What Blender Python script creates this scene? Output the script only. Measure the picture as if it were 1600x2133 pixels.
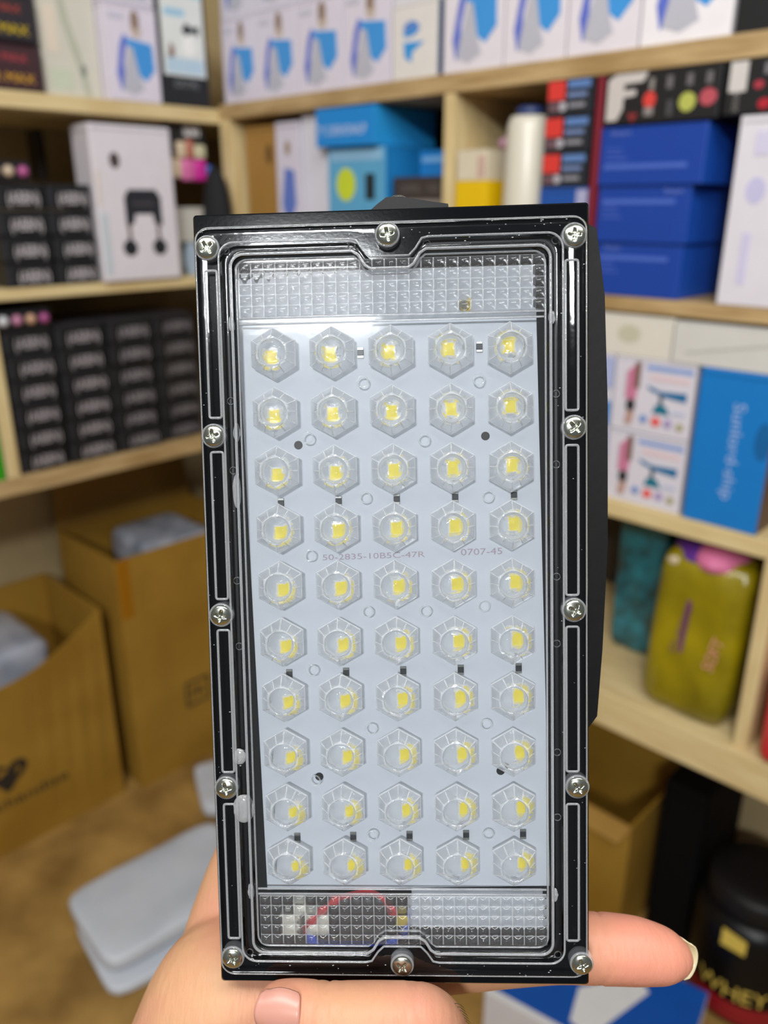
import bpy, bmesh, math, random
from mathutils import Vector, Matrix, noise

for o in list(bpy.data.objects):
    bpy.data.objects.remove(o)
sc = bpy.context.scene
COL = sc.collection
R = math.radians
random.seed(7)

# ------------------------------------------------------------------ camera
CAM_H = 1.45
cam = bpy.data.cameras.new('camera')
cam.sensor_fit = 'HORIZONTAL'
cam.sensor_width = 36.0
cam.lens = 1700 / 1600 * 36.0
cam.clip_start = 0.01
cam.dof.use_dof = True
cam.dof.focus_distance = 0.236
cam.dof.aperture_fstop = 12.5
cam_o = bpy.data.objects.new('camera', cam)
COL.objects.link(cam_o)
cam_o.location = (0, 0, CAM_H)
cam_o.rotation_euler = (R(90 - 20.6), 0, 0)
sc.camera = cam_o

# ------------------------------------------------------------------ world and lights
w = bpy.data.worlds.new('world')
sc.world = w
w.use_nodes = True
w.node_tree.nodes['Background'].inputs[0].default_value = (0.93, 0.96, 1.0, 1)
w.node_tree.nodes['Background'].inputs[1].default_value = 0.13


def area(name, loc, target, size, power, col=(1, 1, 1), size_y=None):
    l = bpy.data.lights.new(name, 'AREA')
    l.energy = power
    l.size = size
    if size_y:
        l.shape = 'RECTANGLE'
        l.size_y = size_y
    l.color = col
    o = bpy.data.objects.new(name, l)
    COL.objects.link(o)
    o.location = loc
    d = Vector(target) - Vector(loc)
    o.rotation_euler = d.to_track_quat('-Z', 'Y').to_euler()
    return o


area('ceiling_tube_light', (-0.55, -0.45, 2.75), (-0.1, 1.2, 1.0), 1.2, 21, (1.0, 0.98, 0.95), 0.25)
area('ceiling_panel_light', (0.55, -0.25, 2.8), (0.1, 1.4, 0.9), 1.0, 17, (1.0, 0.98, 0.95), 0.3)
area('ceiling_panel_light_back', (-0.56, -2.5, 2.82), (0, 0.2, 1.34), 0.46, 58, (0.97, 0.99, 1.0), 0.26)

sc.view_settings.view_transform = 'Standard'
sc.view_settings.look = 'None'
sc.view_settings.exposure = 0.15
sc.view_settings.gamma = 1.0
sc.view_settings.use_curve_mapping = False
sc.cycles.use_denoising = True
sc.cycles.max_bounces = 16
sc.cycles.transmission_bounces = 12
sc.cycles.glossy_bounces = 6
sc.cycles.diffuse_bounces = 4
sc.cycles.transparent_max_bounces = 24
sc.cycles.caustics_refractive = True
sc.cycles.caustics_reflective = True
sc.cycles.blur_glossy = 0.6
sc.cycles.sample_clamp_indirect = 6.0


# ------------------------------------------------------------------ materials
def lin(h):
    if isinstance(h, str):
        h = [int(h[i:i + 2], 16) for i in (0, 2, 4)]
    return tuple((c / 255 / 12.92) if c / 255 <= 0.04045 else ((c / 255 + 0.055) / 1.055) ** 2.4 for c in h) + (1.0,)


MATS = {}


def mat(name, col, rough=0.5, metal=0.0, spec=0.5, noise_amt=0.0, noise_scale=8.0, bump=0.0, bump_scale=60.0,
        col2=None, sss=0.0, coat=0.0, stretch=None):
    if name in MATS:
        return MATS[name]
    m = bpy.data.materials.new(name)
    m.use_nodes = True
    nt = m.node_tree
    b = nt.nodes['Principled BSDF']
    c = lin(col)
    b.inputs['Base Color'].default_value = c
    b.inputs['Roughness'].default_value = rough
    b.inputs['Metallic'].default_value = metal
    b.inputs['Specular IOR Level'].default_value = spec
    b.inputs['Coat Weight'].default_value = coat
    tc = nt.nodes.new('ShaderNodeTexCoord')
    mp = nt.nodes.new('ShaderNodeMapping')
    nt.links.new(tc.outputs['Object'], mp.inputs[0])
    if stretch:
        mp.inputs['Scale'].default_value = stretch
    if noise_amt or col2:
        n = nt.nodes.new('ShaderNodeTexNoise')
        n.inputs['Scale'].default_value = noise_scale
        n.inputs['Detail'].default_value = 5
        nt.links.new(mp.outputs[0], n.inputs['Vector'])
        rp = nt.nodes.new('ShaderNodeValToRGB')
        c2 = lin(col2) if col2 else tuple(x * (1 - noise_amt) for x in c[:3]) + (1,)
        rp.color_ramp.elements[0].position = 0.35
        rp.color_ramp.elements[1].position = 0.68
        rp.color_ramp.elements[0].color = c
        rp.color_ramp.elements[1].color = c2
        nt.links.new(n.outputs[0], rp.inputs[0])
        nt.links.new(rp.outputs[0], b.inputs['Base Color'])
    if bump:
        n2 = nt.nodes.new('ShaderNodeTexNoise')
        n2.inputs['Scale'].default_value = bump_scale
        n2.inputs['Detail'].default_value = 4
        nt.links.new(mp.outputs[0], n2.inputs['Vector'])
        bp = nt.nodes.new('ShaderNodeBump')
        bp.inputs['Strength'].default_value = 0.6
        bp.inputs['Distance'].default_value = bump
        nt.links.new(n2.outputs[0], bp.inputs['Height'])
        nt.links.new(bp.outputs[0], b.inputs['Normal'])
    if sss:
        b.inputs['Subsurface Weight'].default_value = sss
        b.inputs['Subsurface Radius'].default_value = (1.0, 0.35, 0.2)
        b.inputs['Subsurface Scale'].default_value = 0.004
    MATS[name] = m
    return m


def paper(col, rough=0.45):
    """printed card in one colour"""
    return mat('card_' + col, col, rough, noise_amt=0.04, noise_scale=30)


def clear_sheet(name, refl=1.3, rough=0.06, haze=0.0, bump=0.0):
    """thin clear plastic sheet: see-through plus Fresnel gloss"""
    m = bpy.data.materials.new(name)
    m.use_nodes = True
    nt = m.node_tree
    nt.nodes.clear()
    out = nt.nodes.new('ShaderNodeOutputMaterial')
    tr = nt.nodes.new('ShaderNodeBsdfTransparent')
    tr.inputs[0].default_value = (0.97, 0.98, 0.99, 1)
    gl = nt.nodes.new('ShaderNodeBsdfGlossy')
    gl.inputs['Roughness'].default_value = rough
    fr = nt.nodes.new('ShaderNodeFresnel')
    fr.inputs[0].default_value = 1.5
    mu = nt.nodes.new('ShaderNodeMath')
    mu.operation = 'MULTIPLY'
    mu.use_clamp = True
    mu.inputs[1].default_value = refl
    mx = nt.nodes.new('ShaderNodeMixShader')
    nt.links.new(fr.outputs[0], mu.inputs[0])
    nt.links.new(mu.outputs[0], mx.inputs[0])
    nt.links.new(tr.outputs[0], mx.inputs[1])
    nt.links.new(gl.outputs[0], mx.inputs[2])
    last = mx
    if haze:
        df = nt.nodes.new('ShaderNodeBsdfDiffuse')
        df.inputs[0].default_value = (0.8, 0.83, 0.86, 1)
        m2 = nt.nodes.new('ShaderNodeMixShader')
        m2.inputs[0].default_value = haze
        nt.links.new(mx.outputs[0], m2.inputs[1])
        nt.links.new(df.outputs[0], m2.inputs[2])
        last = m2
    if bump:
        tc = nt.nodes.new('ShaderNodeTexCoord')
        n2 = nt.nodes.new('ShaderNodeTexNoise')
        n2.inputs['Scale'].default_value = 120
        n2.inputs['Detail'].default_value = 3
        nt.links.new(tc.outputs['Object'], n2.inputs['Vector'])
        bp = nt.nodes.new('ShaderNodeBump')
        bp.inputs['Strength'].default_value = 0.5
        bp.inputs['Distance'].default_value = bump
        nt.links.new(n2.outputs[0], bp.inputs['Height'])
        nt.links.new(bp.outputs[0], gl.inputs['Normal'])
        nt.links.new(bp.outputs[0], fr.inputs['Normal'])
    nt.links.new(last.outputs[0], out.inputs[0])
    return m


def clear_solid(name, ior=1.47, rough=0.0, through=0.35, haze=0.04, front=False, bump=0.0, bscale=400):
    """solid clear plastic: real refraction, with a share of light passing straight on"""
    m = bpy.data.materials.new(name)
    m.use_nodes = True
    nt = m.node_tree
    nt.nodes.clear()
    out = nt.nodes.new('ShaderNodeOutputMaterial')
    g = nt.nodes.new('ShaderNodeBsdfGlass')
    g.inputs['IOR'].default_value = ior
    g.inputs['Roughness'].default_value = rough
    tr = nt.nodes.new('ShaderNodeBsdfTransparent')
    m1 = nt.nodes.new('ShaderNodeMixShader')
    m1.inputs[0].default_value = through
    nt.links.new(g.outputs[0], m1.inputs[1])
    nt.links.new(tr.outputs[0], m1.inputs[2])
    df = nt.nodes.new('ShaderNodeBsdfDiffuse' if front else 'ShaderNodeBsdfTranslucent')
    df.inputs[0].default_value = (0.9, 0.93, 0.96, 1)
    m2 = nt.nodes.new('ShaderNodeMixShader')
    m2.inputs[0].default_value = haze  # white diffuse share painted in for edge glints and brighter lenses
    nt.links.new(m1.outputs[0], m2.inputs[1])
    nt.links.new(df.outputs[0], m2.inputs[2])
    nt.links.new(m2.outputs[0], out.inputs[0])
    if bump:
        tc = nt.nodes.new('ShaderNodeTexCoord')
        n2 = nt.nodes.new('ShaderNodeTexNoise')
        n2.inputs['Scale'].default_value = bscale
        n2.inputs['Detail'].default_value = 3
        bp = nt.nodes.new('ShaderNodeBump')
        bp.inputs['Strength'].default_value = 1.0
        bp.inputs['Distance'].default_value = bump
        nt.links.new(tc.outputs['Object'], n2.inputs['Vector'])
        nt.links.new(n2.outputs[0], bp.inputs['Height'])
        nt.links.new(bp.outputs[0], g.inputs['Normal'])
    return m


M_WOOD = mat('shelf_wood', 'bea274', 0.55, col2='9a7c4e', noise_scale=9, stretch=(1, 8, 8), bump=0.0006)
M_WOOD_L = mat('post_wood', 'dcc896', 0.55, col2='ccb27e', noise_scale=9, stretch=(8, 8, 1), bump=0.0006)
M_WOOD_H = mat('pale_shelf_wood', 'dcc896', 0.55, col2='ccb27e', noise_scale=9, stretch=(1, 8, 8), bump=0.0006)
M_WALL = mat('wall_paint', 'b8a47c', 0.8, col2='a08c62', noise_scale=3)
M_FLOOR = mat('floor_tan', 'b08a48', 0.7, col2='80602a', noise_scale=7, bump=0.002, bump_scale=9)
M_KRAFT = mat('kraft_card', 'a07a26', 0.7, col2='916b1a', noise_scale=6)
M_KRAFT_D = mat('kraft_card_inside', 'a07a34', 0.75, col2='926c28', noise_scale=6)
M_TAPE = mat('parcel_tape', '9a6512', 0.2)
M_FOAM = mat('foam_sheet', 'c9ced6', 0.45, col2='bcc3cd', noise_scale=9, bump=0.002, bump_scale=14)


# ------------------------------------------------------------------ mesh helpers
def new_obj(name, bm, mats, parent=None, smooth=False, matrix=None):
    me = bpy.data.meshes.new(name)
    bmesh.ops.recalc_face_normals(bm, faces=bm.faces) if not getattr(bm, 'keep', False) else None
    bm.to_mesh(me)
    bm.free()
    if not isinstance(mats, (list, tuple)):
        mats = [mats]
    for m in mats:
        me.materials.append(m)
    if smooth:
        me.polygons.foreach_set('use_smooth', [True] * len(me.polygons))
    o = bpy.data.objects.new(name, me)
    COL.objects.link(o)
    if matrix is not None:
        o.matrix_world = matrix
    if parent is not None:
        o.parent = parent
    return o


def tag(o, label=None, cat=None, group=None, kind=None):
    if label: o['label'] = label
    if cat: o['category'] = cat
    if group: o['group'] = group
    if kind: o['kind'] = kind
    return o


def empty(name, matrix):
    o = bpy.data.objects.new(name, None)
    COL.objects.link(o)
    o.empty_display_size = 0.02
    o.matrix_world = matrix
    return o


def add_box(bm, x0, x1, y0, y1, z0, z1, mi=0, bev=0.0, seg=2):
    vs = [bm.verts.new((x, y, z)) for x in (x0, x1) for y in (y0, y1) for z in (z0, z1)]
    idx = [(0, 1, 3, 2), (4, 6, 7, 5), (0, 4, 5, 1), (2, 3, 7, 6), (0, 2, 6, 4), (1, 5, 7, 3)]
    fs = [bm.faces.new([vs[i] for i in f]) for f in idx]
    for f in fs: f.material_index = mi
    if bev:
        es = list({e for f in fs for e in f.edges})
        bmesh.ops.bevel(bm, geom=es, offset=bev, segments=seg, profile=0.5, affect='EDGES')
    return vs


def add_prism(bm, pts, z0, z1, mi=0, fn=None):
    """pts 2D (a,b) extruded from z0 to z1; fn maps (a,b,z)->3D"""
    fn = fn or (lambda a, b, z: (a, b, z))
    lo = [bm.verts.new(fn(a, b, z0)) for a, b in pts]
    hi = [bm.verts.new(fn(a, b, z1)) for a, b in pts]
    n = len(pts)
    fs = [bm.faces.new(lo[::-1]), bm.faces.new(hi)]
    for i in range(n):
        fs.append(bm.faces.new((lo[i], lo[(i + 1) % n], hi[(i + 1) % n], hi[i])))
    for f in fs: f.material_index = mi


def add_tube(bm, pts, r, seg=8, closed=False, mi=0):
    pts = [Vector(p) for p in pts]
    n = len(pts)
    rr = r if isinstance(r, (list, tuple)) else [r] * n
    rings = []
    up = None
    for i, p in enumerate(pts):
        if closed:
            d = pts[(i + 1) % n] - pts[i - 1]
        else:
            d = pts[min(i + 1, n - 1)] - pts[max(i - 1, 0)]
        d.normalize()
        if up is None:
            up = Vector((0, 0, 1)) if abs(d.z) < 0.9 else Vector((1, 0, 0))
        a = d.cross(up)
        if a.length < 1e-6: a = d.cross(Vector((0, 1, 0)))
        a.normalize()
        b = a.cross(d).normalized()
        up = b
        rings.append([bm.verts.new(p + (a * math.cos(t) + b * math.sin(t)) * rr[i])
                      for t in (2 * math.pi * k / seg for k in range(seg))])
    m = n if closed else n - 1
    for i in range(m):
        A, B = rings[i], rings[(i + 1) % n]
        for k in range(seg):
            f = bm.faces.new((A[k], A[(k + 1) % seg], B[(k + 1) % seg], B[k]))
            f.material_index = mi
    if not closed:
        bm.faces.new(rings[0][::-1]).material_index = mi
        bm.faces.new(rings[-1]).material_index = mi


def add_lathe(bm, prof, seg=48, c=(0, 0, 0), mi=0, caps=True):
    rings = []
    for r, z in prof:
        rings.append([bm.verts.new((c[0] + r * math.cos(2 * math.pi * k / seg), c[1] + r * math.sin(2 * math.pi * k / seg), c[2] + z)) for k in range(seg)])
    for i in range(len(rings) - 1):
        A, B = rings[i], rings[i + 1]
        for k in range(seg):
            bm.faces.new((A[k], A[(k + 1) % seg], B[(k + 1) % seg], B[k])).material_index = mi
    if caps:
        bm.faces.new(rings[0][::-1]).material_index = mi
        bm.faces.new(rings[-1]).material_index = mi


def add_sphere(bm, c, r, seg=12, rings=8, mi=0, sc3=(1, 1, 1)):
    prof = []
    top = None
    rs = []
    for i in range(1, rings):
        a = math.pi * i / rings
        rs.append([bm.verts.new((c[0] + sc3[0] * r * math.sin(a) * math.cos(2 * math.pi * k / seg),
                                 c[1] + sc3[1] * r * math.sin(a) * math.sin(2 * math.pi * k / seg),
                                 c[2] + sc3[2] * r * math.cos(a))) for k in range(seg)])
    t = bm.verts.new((c[0], c[1], c[2] + r * sc3[2]))
    b = bm.verts.new((c[0], c[1], c[2] - r * sc3[2]))
    fs = []
    for k in range(seg):
        fs.append(bm.faces.new((t, rs[0][k], rs[0][(k + 1) % seg])))
        fs.append(bm.faces.new((b, rs[-1][(k + 1) % seg], rs[-1][k])))
    for i in range(len(rs) - 1):
        for k in range(seg):
            fs.append(bm.faces.new((rs[i][k], rs[i + 1][k], rs[i + 1][(k + 1) % seg], rs[i][(k + 1) % seg])))
    for f in fs: f.material_index = mi


_text_cache = {}


def text_mesh(s):
    """glyph outlines as a filled mesh, normalised: height of capitals 1, left at 0, baseline 0"""
    if s in _text_cache:
        return _text_cache[s]
    cu = bpy.data.curves.new('glyphs', 'FONT')
    cu.body = s
    cu.resolution_u = 3
    o = bpy.data.objects.new('glyphs', cu)
    COL.objects.link(o)
    bpy.context.view_layer.update()
    me = bpy.data.meshes.new_from_object(o.evaluated_get(bpy.context.evaluated_depsgraph_get()))
    vs = [(v.co.x / 0.7, v.co.y / 0.7) for v in me.vertices]
    fs = [tuple(p.vertices) for p in me.polygons]
    bpy.data.meshes.remove(me)
    bpy.data.objects.remove(o)
    bpy.data.curves.remove(cu)
    x0 = min(v[0] for v in vs)
    x1 = max(v[0] for v in vs)
    vs = [(x - x0, y) for x, y in vs]
    _text_cache[s] = (vs, fs, x1 - x0)
    return _text_cache[s]


def add_text(bm, s, cx, cy, h, mi, fn, rot=0.0, wfit=None):
    """text centred at (cx,cy) on the surface that fn(a,b) gives"""
    vs, fs, wd = text_mesh(s)
    kx = h if wfit is None else wfit / wd
    ca, sa = math.cos(rot), math.sin(rot)
    vv = []
    for x, y in vs:
        a = (x - wd / 2) * kx
        b = (y - 0.5) * h
        vv.append(bm.verts.new(fn(cx + a * ca - b * sa, cy + a * sa + b * ca)))
    for f in fs:
        try:
            bm.faces.new([vv[i] for i in f]).material_index = mi
        except ValueError:
            pass


# ------------------------------------------------------------------ the two shelving walls
C0 = Vector((-0.362, 1.98, 0))
RZ_R = math.atan2(-0.698, 0.716)      # local x along the right wall (away from the corner), local y into it
RZ_L = math.atan2(0.716, 0.698)       # local x along the left wall (towards the corner), local y into it


def wall_matrix(side, a, wd, z, yaw=0.0):
    """a = distance from the corner along the wall, wd = depth into the wall, z = height"""
    if side == 'R':
        base = Matrix.Translation(C0) @ Matrix.Rotation(RZ_R, 4, 'Z') @ Matrix.Translation((a, wd, z))
    else:
        base = Matrix.Translation(C0) @ Matrix.Rotation(RZ_L, 4, 'Z') @ Matrix.Translation((-a, wd, z))
    return base @ Matrix.Rotation(yaw, 4, 'Z')


def slab(name, side, a0, a1, w0, w1, z0, z1, m, label, cat, bev=0.002, kind=None, group=None):
    bm = bmesh.new()
    L = abs(a1 - a0)
    add_box(bm, 0, L, 0, w1 - w0, 0, z1 - z0, bev=bev)
    o = new_obj(name, bm, m, matrix=wall_matrix(side, min(a0, a1) if side == 'R' else max(a0, a1), w0, z0))
    return tag(o, label, cat, group, kind)


def carton(name, side, a0, a1, z0, h, depth, col, prints=(), label='', cat='box', group=None, w0=0.0, yaw=0.0,
           side_col=None, top_col=None, seam=True, bev=0.0012, tilt=0.0, right_prints=()):
    """a closed card box standing on a shelf, its printing on the front; prints in metres from the front's lower left"""
    L = abs(a1 - a0)
    bm = bmesh.new()
    mats = [paper(col)]
    names = {col: 0}

    def mi(c):
        if c not in names:
            names[c] = len(mats)
            mats.append(paper(c))
        return names[c]
    add_box(bm, 0, L, 0, depth, 0, h, 0, bev=bev)
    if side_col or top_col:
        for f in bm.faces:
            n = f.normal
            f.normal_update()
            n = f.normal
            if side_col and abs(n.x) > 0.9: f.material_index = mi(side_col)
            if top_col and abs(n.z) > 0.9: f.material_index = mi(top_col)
    if seam:      # tuck flap of the lid: a raised card edge round the top
        dk = '%02x%02x%02x' % tuple(int(int(col[i:i + 2], 16) * 0.72) for i in (0, 2, 4))
        add_box(bm, L * 0.03, L * 0.97, -0.0004, 0, h * 0.965, h * 0.972, mi(dk))
        add_box(bm, L, L + 0.0004, depth * 0.05, depth * 0.95, h * 0.95, h * 0.958, mi(dk))
        add_box(bm, -0.0004, 0, depth * 0.05, depth * 0.95, h * 0.95, h * 0.958, mi(dk))
    lvl = 0
    for p in prints:
        lvl += 1
        d = -0.0004 - 0.00008 * lvl
        c = mi(p[1])
        if p[0] == 'rect':
            x0, y0, x1, y1 = p[2:6]
            add_prism(bm, [(x0 * L, y0 * h), (x1 * L, y0 * h), (x1 * L, y1 * h), (x0 * L, y1 * h)], d, 0, c, lambda a, b, z: (a, z, b))
        elif p[0] == 'poly':
            add_prism(bm, [(x * L, y * h) for x, y in p[2]], d, 0, c, lambda a, b, z: (a, z, b))
        elif p[0] == 'ell':
            cx, cy, rx, ry = p[2:6]
            add_prism(bm, [((cx + rx * math.cos(t)) * L, (cy + ry * math.sin(t)) * h) for t in (2 * math.pi * k / 20 for k in range(20))],
                      d, 0, c, lambda a, b, z: (a, z, b))
        elif p[0] == 'text':
            s, cx, cy, th = p[2:6]
            rot = p[6] if len(p) > 6 else 0
            wf = p[7] * (L if abs(rot) < 0.5 else h) if len(p) > 7 else None
            add_text(bm, s, cx * L, cy * h, th * h, c, lambda a, b, d=d: (a, d, b), rot, wf)
    for p in right_prints:
        c = mi(p[1])
        x0, y0, x1, y1 = p[2:6]
        add_box(bm, L, L + 0.0005, x0 * depth, x1 * depth, y0 * h, y1 * h, c)
    a = a0 if side == 'R' else max(a0, a1)
    if side == 'R': a = min(a0, a1)
    o = new_obj(name, bm, mats, matrix=wall_matrix(side, a, w0, z0, yaw) @ Matrix.Rotation(tilt, 4, 'Y'))
    return tag(o, label, cat, group)


# ------------------------------------------------------------------ room
bm = bmesh.new(); add_box(bm, -3, 3, -2, 3.2, -0.05, 0)
tag(new_obj('floor', bm, M_FLOOR), 'tan worn shop floor', 'floor', kind='structure')
bm = bmesh.new(); add_box(bm, -2.6, 0.42, 0.40, 0.46, 0, 2.5)
tag(new_obj('wall_left', bm, M_WALL, matrix=wall_matrix('L', 0, 0, 0)), 'beige wall behind the left shelves', 'wall', kind='structure')
bm = bmesh.new(); add_box(bm, -0.42, 2.6, 0.40, 0.46, 0, 2.5)
tag(new_obj('wall_right', bm, M_WALL, matrix=wall_matrix('R', 0, 0, 0)), 'beige wall behind the right shelves', 'wall', kind='structure')

# shelf boards and posts: (side, a0, a1, ztop, thickness, label)
slab('shelf_board', 'R', 0.0, 1.9, 0, 0.39, 1.625, 1.655, M_WOOD, 'topmost pale wooden shelf board on the right wall under the white and blue boxes', 'shelf')
slab('shelf_board', 'R', 0.035, 1.9, 0, 0.39, 1.298, 1.320, M_WOOD, 'wooden shelf board on the right wall under the stacked blue cartons', 'shelf')
slab('shelf_board', 'R', 0.035, 1.9, -0.01, 0.39, 0.972, 1.0, M_WOOD_H, 'pale wooden shelf board on the right wall under the sky blue carton', 'shelf')
slab('shelf_board', 'R', 0.035, 1.9, -0.02, 0.39, 0.585, 0.652, M_WOOD_H, 'lowest thick pale shelf board under the yellow bag', 'shelf')
slab('shelf_board', 'L', -0.3, 1.2, 0, 0.39, 1.617, 1.646, M_WOOD_H, 'topmost wooden shelf board on the left wall above the black boxes', 'shelf')
slab('shelf_board', 'L', 0.0, 1.2, 0, 0.39, 1.278, 1.300, M_WOOD_H, 'middle wooden shelf board on the left wall under the white massager box', 'shelf')
slab('shelf_board', 'L', 0.0, 1.2, 0, 0.39, 0.893, 0.930, M_WOOD, 'lowest wooden shelf board on the left wall above the cardboard cartons', 'shelf')
slab('shelf_post', 'R', 0.647, 0.669, 0, 0.39, 1.320, 1.625, M_WOOD_L, 'pale wooden divider under the top shelf between the sky blue and the yellow boxes', 'shelf post')
slab('shelf_post', 'R', 1.283, 1.305, -0.01, 0.39, 0.652, 0.972, M_WOOD_L, 'pale wooden divider right of the yellow bag', 'shelf post')
slab('shelf_post', 'R', 0.0, 0.033, 0.0, 0.39, 0.0, 1.625, M_WOOD_L, 'upright wooden post in the corner where both shelf walls meet', 'shelf post')
slab('shelf_post', 'L', 0.545, 0.572, 0, 0.39, 0.930, 1.278, M_WOOD_L, 'pale wooden divider left of the lower black boxes', 'shelf post')
slab('shade_panel', 'R', 0.04, 0.645, 0.385, 0.395, 1.322, 1.624, mat('shade_board', '3a3026', 0.8), 'added dark board standing in for shade behind the sky blue boxes', 'panel')  # dark boards added to paint in the shade of the deep bays
slab('shade_panel', 'R', 0.671, 1.88, 0.385, 0.395, 1.322, 1.624, mat('shade_board', '3a3026', 0.8), 'added dark board standing in for shade behind the royal blue cartons', 'panel')
slab('shade_panel', 'R', 0.04, 1.28, 0.385, 0.395, 0.654, 0.970, mat('shade_board', '3a3026', 0.8), 'added dark board standing in for shade behind the yellow and teal bags', 'panel')


# ------------------------------------------------------------------ boxes: top shelf, right wall
def figure_prints(v=0):
    return [('poly', '5d6fc8', [(0.22, 0.10), (0.16, 0.28), (0.26, 0.60), (0.34, 0.70), (0.40, 0.66), (0.30, 0.40), (0.30, 0.16)]),
            ('poly', '3f95dc', [(0.36, 0.66), (0.88, 0.62), (0.90, 0.35), (0.72, 0.22), (0.55, 0.30), (0.42, 0.55)]),
            ('poly', 'b9b9c4', [(0.24, 0.12), (0.30, 0.30), (0.42, 0.58), (0.50, 0.56), (0.58, 0.30), (0.66, 0.14), (0.45, 0.07)]),
            ('poly', 'c4b4a8', [(0.50, 0.68), (0.66, 0.67), (0.70, 0.78), (0.48, 0.80)]),
            ('ell', '8f7868', 0.58, 0.85, 0.085, 0.10),
            ('rect', 'c3c2cf', 0.08, 0.84, 0.36, 0.90)]


fig_group = 'white boxes printed with a blue sweep on the top right shelf'
edges = [(-0.02, 0.128), (0.131, 0.254), (0.257, 0.385), (0.388, 0.512)]
words = ['right in the corner', 'second from the corner', 'third from the corner', 'fourth from the corner']
for i, (a0, a1) in enumerate(edges):
    carton('product_box', 'R', a0 + (0.03 if i == 0 else 0), a1, 1.6555, 0.158, 0.11, 'dcd5e2', figure_prints(),
           'blue sweep printed white box on the top right shelf, ' + words[i], 'box', fig_group, w0=0.012)
    carton('product_box', 'R', a0 + (0.03 if i == 0 else 0), a1, 1.8145, 0.158, 0.11, 'd8d3e0', figure_prints(),
           'upper row white box cut by the top edge, over the box ' + ['in the corner', 'second from the corner', 'third from the corner', 'fourth from the corner'][i], 'box', fig_group, w0=0.014)
carton('product_box', 'R', 0.517, 0.622, 1.6555, 0.115, 0.11, 'e0dbd6',
       [('ell', '5a86cc', 0.42, 0.68, 0.17, 0.09), ('poly', '2f8fd8', [(0.22, 0.62), (0.62, 0.66), (0.5, 0.58), (0.3, 0.56)]),
        ('poly', '3394da', [(0.25, 0.50), (0.72, 0.48), (0.45, 0.36), (0.42, 0.22), (0.28, 0.30)])],
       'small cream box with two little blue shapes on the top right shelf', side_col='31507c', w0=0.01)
carton('product_box', 'R', 0.517, 0.622, 1.7705, 0.115, 0.11, 'd9d6dc', [('ell', '6f9cd0', 0.5, 0.2, 0.2, 0.08)],
       'plain pale box on top of the small cream box', w0=0.012)
for i, (a0, a1) in enumerate([(0.636, 0.757), (0.761, 0.872), (0.876, 0.99), (0.994, 1.121)]):
    carton('product_box', 'R', a0, a1, 1.6555, 0.17, 0.11, 'e2dbe2' if i < 3 else 'ece8ec',
           figure_prints(), 'white blue printed box cut by the top edge, %s right of the small cream box' %
           ['first', 'second', 'third', 'fourth'][i], 'box', fig_group, w0=0.008)
carton('product_box', 'R', 1.126, 1.28, 1.6555, 0.16, 0.11, '17181a', [('text', '6a6a6a', '5', 0.6, 0.55, 0.2)],
       'black box in the top right corner of the picture on the top shelf', w0=0.01)

# ------------------------------------------------------------------ top shelf, left wall
for k in range(3):
    carton('book_style_box', 'L', 0.62, 0.383, 1.6465 + k * 0.079, 0.078, 0.16, ['3b2128', '26222a', '2e1c1c'][k],
           [('text', ['b8404a', 'b24438', 'a33c34'][k], 'SHOWER MAX', 0.58, 0.70, 0.17, 0, 0.62), ('text', ['d9a22a', 'd6b800', 'd8a410'][k], 'SHOWER MAX', 0.58, 0.28, 0.20, 0, 0.70)],
           'dark maroon carton with yellow lettering at upper left, ' + ['bottom of its stack', 'middle of its stack', 'top of its stack'][k],
           'box', 'maroon cartons with yellow lettering', w0=0.01, bev=0.006)
carton('product_box', 'L', 0.372, 0.255, 1.6465, 0.22, 0.13, 'd0cdc0',
       [('poly', 'b5b8a6', [(0.30, 1.0), (0.42, 1.0), (0.52, 0.62), (0.74, 0.22), (0.80, 0.02), (0.70, 0.02), (0.62, 0.22), (0.40, 0.60)]),
        ('ell', '8d857a', 0.36, 0.86, 0.05, 0.07), ('ell', '7f857c', 0.70, 0.22, 0.05, 0.05), ('rect', 'c7ceb8', 0.12, 0.06, 0.5, 0.22),
        ('rect', 'ded2c0', 0.1, 0.34, 0.32, 0.7)],
       'cream package with a thin grey strap picture on the top left shelf', w0=0.03)
carton('product_box', 'L', 0.253, 0.139, 1.6465, 0.17, 0.11, 'dcd5e2', figure_prints(),
       'white box with blue sweep print between the cream package and the black framed box', w0=0.0)
carton('product_box', 'L', 0.253, 0.139, 1.818, 0.12, 0.11, 'd5d0dc', [('rect', '9aa3b8', 0.1, 0.1, 0.85, 0.3)],
       'pale box cut by the top edge, above the white box on the left shelf', w0=0.002)
carton('product_box', 'L', 0.135, 0.02, 1.6465, 0.235, 0.1, '16191c',
       [('rect', 'dfe2de', 0.06, 0.24, 0.94, 0.86), ('rect', '9fc8de', 0.14, 0.70, 0.56, 0.76), ('rect', 'a9d0e2', 0.06, 0.86, 0.94, 0.98),
        ('poly', '2c3338', [(0.48, 0.60), (0.56, 0.66), (0.70, 0.63), (0.84, 0.65), (0.84, 0.57), (0.70, 0.59), (0.56, 0.56)]),
        ('poly', '8a6f64', [(0.14, 0.34), (0.22, 0.50), (0.30, 0.46), (0.30, 0.36)]), ('rect', 'b8d0e0', 0.12, 0.26, 0.90, 0.38),
        ('ell', 'f0f0ec', 0.62, 0.48, 0.14, 0.09), ('text', '8a8d90', '(OLTIA)', 0.5, 0.18, 0.055, 0, 0.5)],
       'black box with a white picture panel at the end of the top left shelf', w0=0.0)

# ------------------------------------------------------------------ middle shelf, left wall
ROWS = ['bottom', 'second from bottom', 'third from bottom', 'fourth from bottom', 'fifth from bottom', 'sixth from bottom']


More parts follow.
